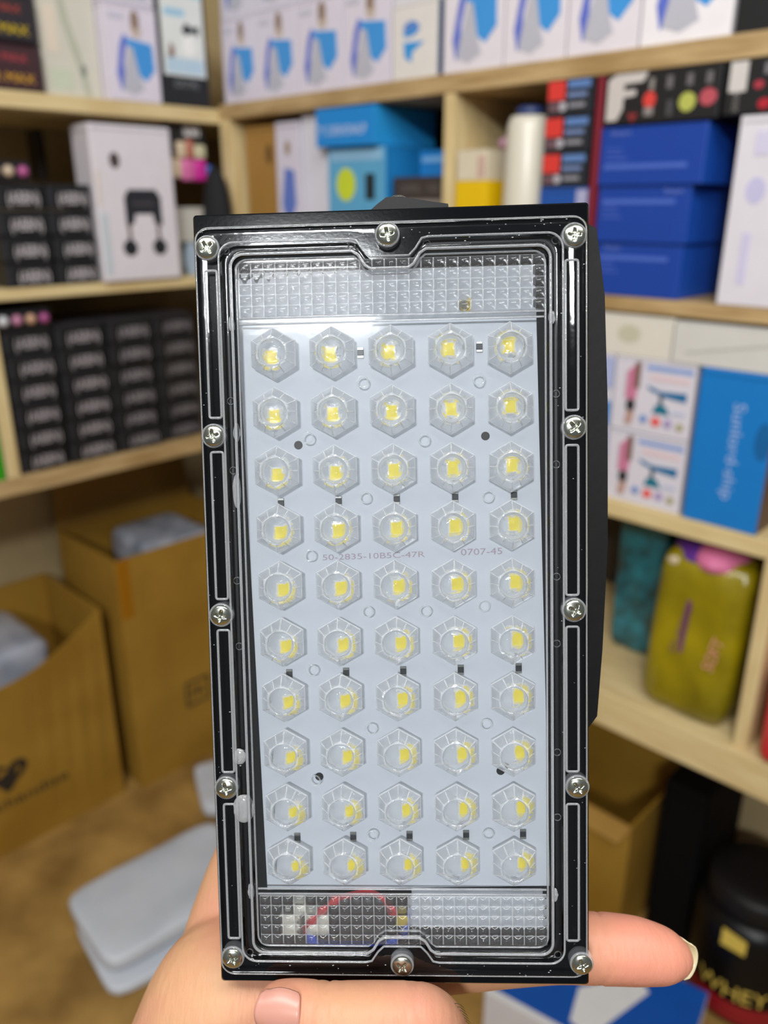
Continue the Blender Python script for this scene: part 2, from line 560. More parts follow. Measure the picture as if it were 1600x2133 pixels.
def black_box(a0, a1, z, h, label, group, dz=0.0, w0=0.0, dim=0):
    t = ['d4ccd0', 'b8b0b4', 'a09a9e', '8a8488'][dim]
    return carton('slim_box', 'L', a0, a1, z, h, 0.18, '141619',
                  [('rect', '2c2d33', 0.03, 0.08, 0.10, 0.85), ('text', t, '(ABBN)', 0.58, 0.45, 0.48, 0, 0.66)],
                  label, 'box', group, w0=w0, top_col='3b383e')


for c, (a0, a1) in enumerate([(0.512, 0.418), (0.414, 0.322)]):
    for k in range(4):
        black_box(a0 + random.uniform(-.002, .002), a1, 1.3005 + k * 0.0475, 0.045,
                  'white lettered black slim box, middle left shelf, %s, %s column' % (ROWS[k] if k < 3 else 'top', ['outer', 'inner'][c]),
                  'black slim boxes on the middle left shelf', w0=random.uniform(0, .004), dim=0)


def cosmetic_box(a0, a1, z, label, cols, h=0.035):
    root = empty('cosmetics_box', wall_matrix('L', max(a0, a1), 0.0, z))
    tag(root, label, 'box')
    L = abs(a1 - a0)
    bm = bmesh.new(); add_box(bm, 0, L, 0.004, 0.15, 0, h, bev=0.0012)
    new_obj('body', bm, paper('15161a'), root)
    n = len(cols)
    for i, c in enumerate(cols):
        bm = bmesh.new()
        add_sphere(bm, ((i + 0.5) * L / n, 0.004, h * 0.5), 0.0105, 16, 10)
        new_obj('powder_ball', bm, mat('ball_' + c, c, 0.3), root, True)
    return root


cosmetic_box(0.545, 0.436, 1.492, 'black cosmetics box with cream and pink balls on top of the outer black boxes', ['c9b49c', '8d7a68', 'c9b49c', 'b0568c'])
# white massager box leaning out of the shelf
carton('massager_box', 'L', 0.318, 0.135, 1.3005, 0.3, 0.075, 'dcd6dc',
       [('poly', '22242a', [(0.34, 0.36), (0.34, 0.55), (0.40, 0.60), (0.74, 0.60), (0.80, 0.55), (0.80, 0.36), (0.70, 0.38), (0.68, 0.44), (0.46, 0.44), (0.44, 0.38)]),
        ('rect', '5c4038', 0.35, 0.27, 0.39, 0.38), ('rect', '5c4038', 0.72, 0.27, 0.76, 0.38),
        ('ell', '1e2126', 0.36, 0.22, 0.09, 0.055), ('ell', '1e2126', 0.74, 0.22, 0.09, 0.055),
        ('ell', '4a3a3c', 0.27, 0.78, 0.06, 0.05), ('text', '6a6068', 'MASSAGER', 0.57, 0.51, 0.022, 0, 0.26),
        ('rect', 'c4ccd2', 0.03, 0.05, 0.12, 0.45), ('rect', 'd8ccc0', 0.03, 0.5, 0.07, 0.72)],
       'large white box printed with a dark U-shaped massager on the middle left shelf', w0=-0.012, side_col='cfc9ce', bev=0.004)
carton('small_box', 'L', 0.325, 0.31, 1.50, 0.1, 0.05, '14110f', (), 'narrow dark box behind the white massager box', w0=0.2)

# doll-like toy pack hanging in the corner: black header card over a clear bag with coloured goods
root = empty('hair_tie_pack', wall_matrix('L', 0.118, 0.03, 1.445))
tag(root, 'blister pack with pink, cream and blue goods under a black header card', 'pack')
bm = bmesh.new(); add_box(bm, 0, 0.1, 0, 0.02, 0.11, 0.175, bev=0.004)
add_text(bm, 'PO', 0.06, 0.155, 0.022, 0, lambda a, b: (a, -0.001, b))
new_obj('header_card', bm, paper('1a1b20'), root)
bm = bmesh.new(); add_box(bm, 0.04, 0.085, -0.001, 0.01, 0.145, 0.168, bev=0.003)
new_obj('header_label', bm, paper('dcdce0'), root)
for (x0, x1, z0, z1, c) in [(0.0, 0.03, 0.06, 0.10, 'e6d0b4'), (0.03, 0.062, 0.055, 0.1, 'd86fa8'), (0.062, 0.093, 0.055, 0.1, 'cc2a98'), (0.093, 0.108, 0.055, 0.09, '2a62b4'),
                            (0.02, 0.045, 0.1, 0.135, 'd8c4a8'), (0.045, 0.065, 0.1, 0.14, 'b06a58'), (0.065, 0.095, 0.1, 0.13, 'c8c4a4')]:
    bm = bmesh.new(); add_box(bm, x0, x1, -0.008, 0.015, z0, z1, bev=0.006, seg=3)
    new_obj('hair_tie_bundle', bm, mat('bundle_' + c, c, 0.4), root, True)
carton('small_box', 'L', 0.12, 0.02, 1.3005, 0.145, 0.09, 'd6d2c8',
       [('rect', '3a423c', 0.18, 0.02, 0.9, 0.5), ('ell', 'b6c8dc', 0.45, 0.24, 0.2, 0.26), ('rect', 'c8b060', 0.7, 0.3, 0.85, 0.6)],
       'cream box under the pink blister pack beside the corner post', w0=0.035)

# black rucksack-like pouch hanging on the corner post
bm = bmesh.new()
add_sphere(bm, (0, 0, 0), 1.0, 24, 16)
o = new_obj('black_pouch', bm, mat('black_cloth', '101216', 0.8, bump=0.001), None, True,
            wall_matrix('R', 0.035, -0.045, 1.40) @ Matrix.Diagonal((0.038, 0.03, 0.13, 1)))
tag(o, 'black rounded cloth pouch hanging at the corner post', 'pouch')

# ------------------------------------------------------------------ lower shelf, left wall
colsL = [(0.538, 0.436), (0.431, 0.322), (0.317, 0.206), (0.201, 0.09)]
for c, (a0, a1) in enumerate(colsL):
    n = [6, 6, 6, 6][c]
    for k in range(n):
        black_box(a0, a1 + random.uniform(0, .004), 0.9305 + k * 0.0485, 0.046,
                  'grey lettered black slim box, lowest left shelf, %s, %s column' % (ROWS[k] if k < 5 else 'top', ['outermost', 'second', 'third', 'innermost'][c]),
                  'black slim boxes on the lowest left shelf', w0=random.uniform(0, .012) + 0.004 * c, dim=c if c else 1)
cosmetic_box(0.5435, 0.436, 1.2222, 'black cosmetics box with white, pink and peach balls above the outermost lower stack', ['c8c8cc', 'b87a98', 'c0987c', 'a04a80'], h=0.035)
carton('product_box', 'L', 0.66, 0.576, 0.9305, 0.15, 0.12, '2d9a10', [('rect', 'a8d49a', 0.1, 0.55, 0.95, 0.65)],
       'bright green box at the left picture edge behind the wooden divider', w0=0.0)

# ------------------------------------------------------------------ middle shelf, right wall, bay left of the divider
carton('kraft_box', 'R', 0.052, 0.165, 1.3205, 0.29, 0.2, 'a57c3c', [('ell', '6e4f24', 0.7, 0.8, 0.1, 0.07), ('ell', '6e4f24', 0.7, 0.25, 0.12, 0.05)],
       'brown kraft box beside the corner post on the right middle shelf', w0=0.03)
carton('product_box', 'R', 0.168, 0.245, 1.3205, 0.29, 0.12, 'd4cedc',
       [('poly', '6078c4', [(0.2, 0.45), (0.35, 0.70), (0.75, 0.68), (0.8, 0.45), (0.6, 0.36), (0.3, 0.38)]), ('ell', 'a08a74', 0.5, 0.83, 0.12, 0.05), ('rect', 'b9a48e', 0.3, 0.05, 0.6, 0.25)],
       'white box with a small blue figure next to the brown kraft box', w0=0.02)
carton('product_box', 'R', 0.248, 0.325, 1.3205, 0.298, 0.14, 'd9d8e2', [('rect', 'ccd4dc', 0.1, 0.1, 0.9, 0.2)],
       'plain white box left of the sky blue cartons', w0=0.025)
carton('product_box', 'R', 0.342, 0.50, 1.3205, 0.232, 0.13, '5aa4cc',
       [('ell', 'c8d630', 0.32, 0.72, 0.17, 0.13), ('rect', '15252c', 0.66, 0.60, 0.82, 0.80), ('ell', 'c87aa0', 0.26, 0.44, 0.09, 0.055),
        ('rect', 'a9c6de', 0.05, 0.05, 0.8, 0.34), ('rect', '8ab8d8', 0.05, 0.90, 0.95, 0.98), ('ell', '1e6a9a', 0.75, 0.42, 0.08, 0.06)],
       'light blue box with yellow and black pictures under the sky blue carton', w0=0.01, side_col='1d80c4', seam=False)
carton('product_box', 'R', 0.325, 0.485, 1.556, 0.067, 0.17, '1285d2',
       [('text', 'c9d4ea', 'TY CURSHONAUP', 0.45, 0.42, 0.26, 0, 0.84)],
       'sky blue carton with white lettering lying on the light blue box under the top shelf', w0=-0.005, tilt=R(0.5), side_col='2a9ae0')
carton('product_box', 'R', 0.53, 0.60, 1.50, 0.045, 0.1, '1a7cc8', [('rect', '7ab0e0', 0.1, 0.55, 0.9, 0.75)],
       'small bright blue box in the dark right of the light blue box', w0=0.07)
carton('product_box', 'R', 0.51, 0.635, 1.4405, 0.058, 0.12, '3a3230',
       [('rect', '8f8780', 0.05, 0.16, 0.95, 0.32), ('text', '6c6460', 'GAMING', 0.35, 0.66, 0.25, 0, 0.4), ('text', '6c6460', 'RGB', 0.8, 0.66, 0.25, 0, 0.2)],
       'dark grey box with pale stripe beside the wooden divider', w0=0.02)
carton('product_box', 'R', 0.505, 0.64, 1.3205, 0.1195, 0.12, '241c22',
       [('ell', 'b86a34', 0.32, 0.72, 0.28, 0.2), ('poly', '6a62a4', [(0.66, 0.6), (0.74, 0.95), (0.84, 0.9), (0.92, 0.6)])],
       'dark box with orange picture under the grey striped box', w0=0.02)
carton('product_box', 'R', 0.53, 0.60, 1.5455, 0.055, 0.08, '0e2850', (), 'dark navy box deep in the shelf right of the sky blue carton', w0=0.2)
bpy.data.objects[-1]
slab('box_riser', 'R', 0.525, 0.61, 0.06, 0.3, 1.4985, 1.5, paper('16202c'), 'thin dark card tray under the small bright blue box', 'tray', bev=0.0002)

# bay right of the divider
carton('product_box', 'R', 0.677, 0.745, 1.3205, 0.168, 0.1, 'e6bd08', (), 'yellow box right of the wooden divider', w0=0.0, seam=False)
carton('product_box', 'R', 0.679, 0.742, 1.4888, 0.048, 0.09, 'd8cdb4', [('rect', 'c8a89a', 0.7, 0.1, 0.95, 0.8)], 'cream carton on top of the yellow box', w0=0.0)
root = empty('folded_cloth_pack', wall_matrix('R', 0.71, 0.05, 1.5372))
bm = bmesh.new(); add_sphere(bm, (0.02, 0.04, 0.012), 1.0, 16, 10, 0, (0.028, 0.03, 0.014))
new_obj('pouch', bm, mat('pink_cloth', 'b48aa0', 0.7), root, True)
tag(root, 'small pink pouch lying on the cream carton', 'pouch')
# white bottle-like speaker pack
root = empty('speaker_pack', wall_matrix('R', 0.802, 0.03, 1.3205))
tag(root, 'rounded cream plastic pack with a navy cap beside the red and blue boxes', 'pack')
bm = bmesh.new(); add_lathe(bm, [(0.036, 0), (0.040, 0.01), (0.040, 0.09), (0.036, 0.10)], 32)
new_obj('base', bm, mat('greyed_plastic', 'b0aaa0', 0.3), root, True)
bm = bmesh.new(); add_lathe(bm, [(0.038, 0.10), (0.038, 0.11), (0.035, 0.25), (0.030, 0.262)], 32)
new_obj('body', bm, mat('cream_plastic', 'd6d0c0', 0.3), root, True)
bm = bmesh.new(); add_lathe(bm, [(0.022, 0.262), (0.022, 0.274), (0.015, 0.277)], 32)
new_obj('cap', bm, mat('navy_plastic', '2a3a68', 0.4), root, True)
for k in range(3):
    carton('product_box', 'R', 0.851 + .001 * k, 0.931, 1.476 + k * 0.0505, 0.0495, 0.12, '20242c',
           [('rect', 'd93a34', 0.02, 0.42, 0.40, 0.95), ('rect', '5d80b8', 0.46, 0.72, 0.95, 0.93), ('rect', '7488b4', 0.46, 0.48, 0.88, 0.60),
            ('rect', '8f8f98', 0.5, 0.2, 0.85, 0.32), ('ell', 'b4b0b8', 0.36, 0.24, 0.09, 0.13), ('rect', '6a5058', 0.05, 0.1, 0.3, 0.36)],
           'small red, blue and black box, %s of three stacked by the maroon folder' % ['bottom', 'middle', 'top'][k], 'box',
           'small red and blue boxes', w0=0.0)
carton('product_box', 'R', 0.85, 0.936, 1.3205, 0.155, 0.14, '1c4fa0', [('rect', 'a8a8c8', 0.78, 0, 1, 0.98)],
       'blue box with a lilac edge under the stack of small red boxes', w0=0.0)
carton('folder_box', 'R', 0.938, 0.949, 1.3205, 0.303, 0.2, '7c1c2c', (), 'thin maroon upright folder between the red boxes and the royal blue cartons', w0=0.0, seam=False)
carton('game_box', 'R', 0.953, 1.122, 1.5585, 0.066, 0.16, '1b1a1c',
       [('poly', 'c9c2be', [(0.02, 0.08), (0.02, 0.88), (0.09, 0.98), (0.38, 0.98), (0.34, 0.80), (0.17, 0.78), (0.17, 0.66), (0.28, 0.66), (0.28, 0.55), (0.17, 0.52), (0.17, 0.30), (0.12, 0.08)]),
        ('rect', '8a8480', 0.40, 0.62, 0.44, 0.85), ('ell', 'd8423c', 0.41, 0.44, 0.055, 0.16), ('rect', '8c8684', 0.37, 0.14, 0.45, 0.30),
        ('rect', '6c686a', 0.55, 0.62, 0.60, 0.86), ('rect', '6c686a', 0.72, 0.64, 0.77, 0.86), ('rect', '6c686a', 0.88, 0.64, 0.93, 0.86),
        ('ell', 'b4b858', 0.74, 0.34, 0.07, 0.18), ('ell', 'b8505c', 0.91, 0.40, 0.07, 0.16), ('rect', '4a484c', 0.57, 0.1, 0.62, 0.4),
        ('poly', '8a2c30', [(0.22, 0.2), (0.27, 0.02), (0.32, 0.2)])],
       'black flat box with large white lettering on the royal blue cartons', w0=0.0)
carton('game_box', 'R', 1.128, 1.29, 1.5605, 0.064, 0.16, '1a1a1c',
       [('text', 'cfcac6', 'SPORT', 0.10, 0.66, 0.12, R(90), 0.55), ('rect', 'cfcac6', 0.03, 0.42, 0.17, 0.97), ('text', '8c8884', '2022', 0.10, 0.22, 0.10, R(90), 0.34),
        ('rect', '77747a', 0.30, 0.7, 0.34, 0.9), ('ell', 'a83444', 0.27, 0.52, 0.04, 0.08), ('ell', 'e0323c', 0.48, 0.50, 0.06, 0.16),
        ('rect', '77747a', 0.46, 0.66, 0.52, 0.95), ('rect', '77747a', 0.44, 0.2, 0.5, 0.4), ('ell', 'b01e30', 0.33, 0.17, 0.05, 0.1)],
       'black flat box with a white upright title at the right picture edge', w0=0.0)
slab('box_riser', 'R', 1.15, 1.29, 0.03, 0.2, 1.5595, 1.5602, paper('222224'), 'thin black card sheet under the right flat game box', 'sheet', bev=0.0001)
carton('white_box', 'R', 1.155, 1.30, 1.3205, 0.238, 0.15, 'dcd8e0',
       [('ell', 'c2bfe0', 0.22, 0.62, 0.09, 0.07), ('ell', 'b4bce0', 0.62, 0.55, 0.12, 0.06), ('ell', 'a0b0dc', 0.60, 0.38, 0.12, 0.06),
        ('rect', 'cdc9e4', 0.16, 0.12, 0.24, 0.4), ('ell', '6f86d0', 0.60, 0.18, 0.1, 0.06), ('rect', 'd0cce4', 0.16, 0.8, 0.3, 0.92)],
       'white box with lilac and blue marks on the middle shelf at the right picture edge', w0=0.0)
for k, (a0, a1, z, h) in enumerate([(0.955, 1.093, 1.3205, 0.077), (0.953, 1.097, 1.398, 0.079), (0.952, 1.112, 1.4775, 0.078)]):
    carton('product_box', 'R', a0, a1, z, h, 0.17, '123f9c',
           [('rect', '4a68c0', 0.05, 0.28 if k == 2 else 0.68, 0.85, 0.36 if k == 2 else 0.76), ('rect', '3a58b4', 0.06, 0.42, 0.28, 0.47), ('rect', '3a58b4', 0.06, 0.52, 0.24, 0.56),
            ('rect', '3a58b4', 0.06, 0.60, 0.22, 0.64), ('text', '6f84cc', 'Smart', 0.83 if k == 1 else 0.2, 0.9, 0.09, 0, 0.2)],
           'royal blue carton, %s of the three stacked beside the maroon folder' % ['bottom', 'middle', 'top'][k], 'box', 'royal blue cartons', w0=0.004 * (2 - k),
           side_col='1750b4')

# ------------------------------------------------------------------ shelf with the massager printed boxes (right wall, second from the bottom)
carton('product_box', 'R', 0.82, 1.098, 1.2325, 0.062, 0.18, 'd9d4c8', [('ell', 'c4bfa8', 0.75, 0.55, 0.07, 0.22)], 'long cream box lying on the massager gun boxes', w0=0.0)
carton('product_box', 'R', 1.101, 1.30, 1.2325, 0.06, 0.18, 'cfcdc8', [('poly', 'b8b6b0', [(0.1, 0.3), (0.9, 0.8), (0.9, 0.74), (0.1, 0.24)])],
       'greyish white box lying on the sky blue carton', w0=-0.002)


def gun_prints():
    return [('rect', '8aa2d4', 0.40, 0.86, 0.97, 0.93), ('rect', 'e0c4c8', 0.46, 0.74, 0.93, 0.80),
            ('poly', '106a9c', [(0.42, 0.66), (0.60, 0.60), (0.92, 0.62), (0.92, 0.50), (0.66, 0.53), (0.46, 0.60)]),
            ('rect', '4a5a66', 0.59, 0.40, 0.64, 0.56), ('poly', '107088', [(0.52, 0.30), (0.56, 0.42), (0.68, 0.42), (0.74, 0.30)]),
            ('rect', 'b4bcd8', 0.76, 0.32, 0.92, 0.36), ('ell', 'e4605c', 0.58, 0.19, 0.06, 0.065), ('ell', '6c8cc8', 0.42, 0.2, 0.05, 0.05),
            ('ell', 'a694c0', 0.73, 0.19, 0.05, 0.06), ('ell', 'a8a078', 0.88, 0.17, 0.045, 0.05),
            ('poly', 'c87a98', [(0.16, 0.44), (0.16, 0.80), (0.24, 0.90), (0.32, 0.80), (0.30, 0.44)]), ('rect', '7a5a50', 0.26, 0.6, 0.33, 0.95),
            ('ell', '2a282c', 0.24, 0.36, 0.06, 0.085), ('poly', 'b89488', [(0.18, 0.1), (0.2, 0.28), (0.3, 0.28), (0.27, 0.1)])]


for k in range(2):
    carton('massager_box', 'R', 1.012, 1.142, 1.0005 + k * 0.1165, 0.115, 0.16, 'd6d2dc', gun_prints(),
           'white box printed with a blue massage gun, %s of two beside the sky blue carton' % ['lower', 'upper'][k], 'box', 'massage gun boxes', w0=0.0)
    carton('massager_box', 'R', 0.88, 1.009, 1.0005 + k * 0.1165, 0.115, 0.16, 'd6d2dc', gun_prints() + [('rect', '2f86cc', 0.86, 0.03, 1.0, 0.36), ('rect', 'aab4dc', 0.86, 0.55, 1.0, 0.96)],
           'white massage gun box mostly hidden by the lamp, %s of two' % ['lower', 'upper'][k], 'box', 'massage gun boxes', w0=0.0)
carton('product_box', 'R', 1.150, 1.262, 1.0005, 0.231, 0.15, '0a78c6',
       [('text', '9db6e2', 'Sunlord-ship', 0.56, 0.50, 0.075, R(-90), 0.62), ('ell', '08609e', 0.9, 0.6, 0.1, 0.12)],
       'tall sky blue carton with sideways white lettering on the right wall', w0=-0.004, side_col='5a4038', bev=0.002)
slab('card_sheet', 'R', 1.101, 1.265, 0.0, 0.15, 1.2317, 1.2322, paper('c2bfba'), 'thin grey card lying on the tall sky blue carton', 'sheet', bev=0.0001)


# ------------------------------------------------------------------ soft bags
def soft_bag(name, side, a0, a1, z0, z1, w0, w1, m, label, cat='bag', seed=0, parts=(), bulge=0.35, tilt=0.0):
    root = empty(name, wall_matrix(side, (a0 + a1) / 2, (w0 + w1) / 2, z0) @ Matrix.Rotation(tilt, 4, 'Y'))
    tag(root, label, cat)
    L, D, H = abs(a1 - a0), w1 - w0, z1 - z0
    bm = bmesh.new()
    bmesh.ops.create_cube(bm, size=1.0)
    bmesh.ops.subdivide_edges(bm, edges=bm.edges, cuts=11, use_grid_fill=True)
    for v in bm.verts:
        p = v.co.copy()
        q = Vector([2 * t for t in p])
        # superellipsoid pillow
        l = (abs(q.x) ** 9 + abs(q.y) ** 9 + abs(q.z) ** 9) ** (1 / 9)
        q = q / max(l, 1e-6) * max(abs(q.x), abs(q.y), abs(q.z))
        n = noise.noise(Vector((p.x * 4 + seed, p.y * 4, p.z * 5))) * 0.10
        n += noise.noise(Vector((p.x * 11 + seed, p.y * 11, p.z * 3))) * 0.04
        v.co = Vector((q.x * L / 2, q.y * D / 2 * (1 + n * 3 * bulge), q.z * H / 2 + H / 2)) + Vector((n * L * 0.15, 0, 0))
    new_obj('bag_body', bm, m, root, True)
    for (nm, fnc, mm) in parts:
        bm = bmesh.new()
        fnc(bm, L, D, H)
        new_obj(nm, bm, mm, root, False)
    return root


M_YBAG = mat('yellow_film', '9a8a0a', 0.25, col2='6e640a', noise_scale=9, bump=0.004, bump_scale=22, spec=0.7)
soft_bag('blanket_bag', 'R', 1.112, 1.258, 0.6535, 0.940, 0.0, 0.15, M_YBAG,
         'crumpled olive yellow plastic bag with pink lettering on the lowest right shelf', seed=3, tilt=R(2.0),
         parts=[('printed_stripe', lambda bm, L, D, H: [add_text(bm, 'CLASSIC', -L * 0.12, H * 0.56, 0.010, 0, lambda a, b: (a, -D * 0.5 - 0.004, b), R(80), 0.09),
                                                        add_box(bm, -L * 0.10, -L * 0.06, -D / 2 - 0.004, -D / 2 + 0.02, H * 0.42, H * 0.74)], mat('print_purple', '703868', 0.4)),
                ('printed_name', lambda bm, L, D, H: [add_text(bm, 'SOFT', L * 0.27, H * 0.48, 0.018, 0, lambda a, b: (a, -D * 0.5 - 0.004, b), R(80), 0.06)], mat('print_pink', 'e09a88', 0.4)),
                ('purple_lining', lambda bm, L, D, H: add_sphere(bm, (-L * 0.1, 0, H * 0.965), 1.0, 20, 10, 0, (L * 0.42, D * 0.48, 0.026)), mat('purple_cloth', '5a2a8a', 0.5)),
                ('pink_lining', lambda bm, L, D, H: add_sphere(bm, (L * 0.05, -D * 0.12, H * 0.975), 1.0, 20, 10, 0, (L * 0.30, D * 0.42, 0.026)), mat('pink_lining', 'd07098', 0.5)),
                ('folded_rim', lambda bm, L, D, H: [add_sphere(bm, (L * (-0.36 + 0.24 * k), -D * 0.40, H * (0.925 - 0.01 * k)), 1.0, 12, 8, 0, (0.016, 0.012, 0.012)) for k in range(2)], mat('film_pale', 'c0ae90', 0.3))])
M_TEAL = mat('teal_film', '084048', 0.25, col2='188090', noise_scale=26, bump=0.004, bump_scale=60, spec=0.8)
soft_bag('sequin_bag', 'R', 0.98, 1.075, 0.6535, 0.95, 0.13, 0.26, M_TEAL, 'shiny teal bag deep in the shelf beside the yellow bag', seed=9)
M_REDBAG = mat('red_film', 'c01420', 0.3, col2='e84048', noise_scale=10, bump=0.003, bump_scale=20, spec=0.7)
soft_bag('snack_bag', 'R', 1.322, 1.47, 0.6535, 0.84, -0.03, 0.16, M_REDBAG, 'bright red plastic bag on the lowest shelf at the right picture edge', seed=5,
         parts=[('white_patch', lambda bm, L, D, H: add_sphere(bm, (-L * 0.38, -D * 0.3, H * 0.34), 1.0, 14, 8, 0, (0.02, 0.03, 0.02)), mat('white_film', 'dcd8dc', 0.3))])

# ------------------------------------------------------------------ open cartons on the floor


def open_carton(name, side, a_right, a_left, w0, depth, h, label, flaps=(), prints=None, tape=None, t=0.006, bow=0.0):
    """open-topped kraft carton; local x from left end to right end, y inward"""
    L = abs(a_left - a_right)
    a = a_left if side == 'L' else min(a_left, a_right)
    root = empty(name, wall_matrix(side, a, w0, 0.0))
    tag(root, label, 'carton')
    bm = bmesh.new()
    N = 12

    def off(u):
        return -bow * math.sin(math.pi * u)
    # front wall, bowed
    for (y_in, y_out) in ((t, 0),):
        for i in range(N):
            u0, u1 = i / N, (i + 1) / N
            z0s, z1s = 0.001, h
            vs = []
            for u in (u0, u1):
                for y in (y_out, y_in):
                    for z in (z0s, z1s):
                        k = z / h
                        vs.append(bm.verts.new((u * L, y + off(u) * k, z - bow * 3.0 * math.sin(math.pi * u) * (k if z > 0.1 else 0))))
            for f in [(0, 1, 3, 2), (4, 6, 7, 5), (0, 4, 5, 1), (2, 3, 7, 6), (0, 2, 6, 4), (1, 5, 7, 3)]:
                bm.faces.new([vs[j] for j in f])
    add_box(bm, 0, L, depth - t, depth, 0.001, h)
    add_box(bm, 0, t, t, depth - t, 0.001, h)
    add_box(bm, L - t, L, t, depth - t, 0.001, h)
    add_box(bm, t, L - t, t, depth - t, 0.001, 0.006)
    new_obj('carton_body', bm, M_KRAFT, root)
    for fl in flaps:
        bm = bmesh.new()
        if fl[0] == 'back':
            ang, ln = fl[1], fl[2]
            add_prism(bm, [(0, 0), (L, 0), (L - 0.015, ln), (0.015, ln)], 0, 0.004, 0,
                      lambda a2, b, z: (a2, depth - 0.002 + b * math.cos(ang) + z, h + b * math.sin(ang) + 0.0005))
        elif fl[0] == 'left':
            ang, ln = fl[1], fl[2]
            add_prism(bm, [(0, 0), (depth, 0), (depth - 0.015, ln), (0.015, ln)], 0, 0.004, 0,
                      lambda a2, b, z: (0 - b * math.cos(ang) + z, a2, h + b * math.sin(ang) + 0.0005))
        elif fl[0] == 'right':
            ang, ln = fl[1], fl[2]
            add_prism(bm, [(0, 0), (depth, 0), (depth - 0.015, ln), (0.015, ln)], 0, 0.004, 0,
                      lambda a2, b, z: (L + b * math.cos(ang) - z, a2, h + b * math.sin(ang) + 0.0005))
        elif fl[0] == 'front':
            ang, ln = fl[1], fl[2]
            add_prism(bm, [(0, 0), (L, 0), (L - 0.015, ln), (0.015, ln)], 0, 0.004, 0,
                      lambda a2, b, z: (a2, -b * math.cos(ang) + z, h + b * math.sin(ang) + 0.0005))
        new_obj('flap', bm, M_KRAFT_D, root)
    if tape:
        bm = bmesh.new()
        x0, x1, z0, z1 = tape
        add_box(bm, x0, x1, -0.0012, 0, z0, z1)
        new_obj('tape_strip', bm, M_TAPE, root)
    if prints:
        bm = bmesh.new()
        prints(bm, L, h)
        new_obj('printed_mark', bm, mat('print_black', '2a2218', 0.7), root)
    return root


def mark_square(bm, L, h):
    x, z, s = 0.155, 0.175, 0.075
    y = -0.0012
    for (x0, x1, z0, z1) in [(x, x + s, z, z + .006), (x, x + s, z + s - .006, z + s), (x, x + .006, z, z + s), (x + s - .006, x + s, z, z + s)]:
        add_box(bm, x0, x1, y, 0, z0, z1)
    add_text(bm, 'FR', x + s / 2, z + s / 2, 0.03, 0, lambda a, b: (a, y, b))


open_carton('cardboard_carton', 'L', -0.06, 0.344, 0.055, 0.30, 0.655, 'tall open cardboard carton under the left shelves with brown tape on its corner',
            flaps=[('back', R(86), 0.20)], prints=mark_square, tape=(0.004, 0.035, 0.50, 0.654))


def mark_heart(bm, L, h):
    y = -0.0014
    F = lambda a, z: -0.03 * math.sin(math.pi * a / L) * z / (h - 0.09 * math.sin(math.pi * a / L)) - 0.0018
    cx, cz, s = L - 0.275, 0.222, 0.042
    pts = []
    for k in range(32):
        t = 2 * math.pi * k / 32
        pts.append((cx + s * math.sin(t) ** 3 * 1.05, cz + s * (13 * math.cos(t) - 5 * math.cos(2 * t) - 2 * math.cos(3 * t) - math.cos(4 * t)) / 16))
    pts2 = [(0.6 * (a - cx) + cx, 0.62 * (b - cz) + cz) for a, b in pts]
    for k in range(32):
        a, b, c, d = pts[k], pts[(k + 1) % 32], pts2[(k + 1) % 32], pts2[k]
        vs = [bm.verts.new((p[0], F(*p), p[1])) for p in (a, b, c, d)]
        bm.faces.new(vs)
    add_prism(bm, [(cx - 0.035, cz - 0.01), (cx, cz + 0.012), (cx + 0.022, cz + 0.03), (cx + 0.01, cz - 0.035), (cx - 0.008, cz - 0.05)], 0, 0.0008, 0, lambda a, b, z: (a, F(a, b) + z, b))
    add_text(bm, 'merchandise', L - 0.27, 0.145, 0.026, 0, lambda a, b: (a, F(a, b), b), 0, 0.26)


open_carton('cardboard_carton', 'L', 0.385, 0.93, 0.075, 0.30, 0.54, 'open cardboard carton with a black heart emblem at the left picture edge',
            flaps=[], prints=mark_heart, bow=0.03)
# silver bag inside the heart carton
M_SILVER = mat('silver_film', 'a0a8b8', 0.2, metal=0.3, col2='c8ccd8', noise_scale=12, bump=0.003, bump_scale=30)
soft_bag('silver_bag', 'L', 0.84, 0.50, 0.30, 0.50, 0.10, 0.36, M_SILVER, 'silvery plastic bag lying in the heart emblem carton', seed=12)
soft_bag('white_bag', 'L', 0.22, 0.02, 0.42, 0.64, 0.08, 0.33, mat('white_blue_film', 'b8bcc8', 0.3, col2='7c8490', noise_scale=16, bump=0.003, bump_scale=30),
         'white and grey plastic bag inside the tall cardboard carton', seed=20)
# stacks that carry the bags inside the cartons
slab('inner_carton', 'L', 0.90, 0.44, 0.09, 0.36, 0.008, 0.298, M_KRAFT_D, 'brown inner carton under the silvery bag', 'carton')
slab('inner_carton', 'L', 0.24, 0.0, 0.07, 0.34, 0.008, 0.418, M_KRAFT_D, 'brown inner carton under the white and grey bag', 'carton')
open_carton('cardboard_carton', 'R', 1.093, 0.74, 0.096, 0.27, 0.30, 'small open cardboard carton on the floor under the right shelves', flaps=[('front', R(-60), 0.04)])
# added black case filling in the deep shade under the shelf, then the tub
slab('shade_case', 'R', 1.118, 1.205, 0.16, 0.385, 0.001, 0.40, mat('shade_black', '060505', 0.8, spec=0.15), 'added black case standing in for deep shade under the lowest right shelf', 'case', bev=0.01)

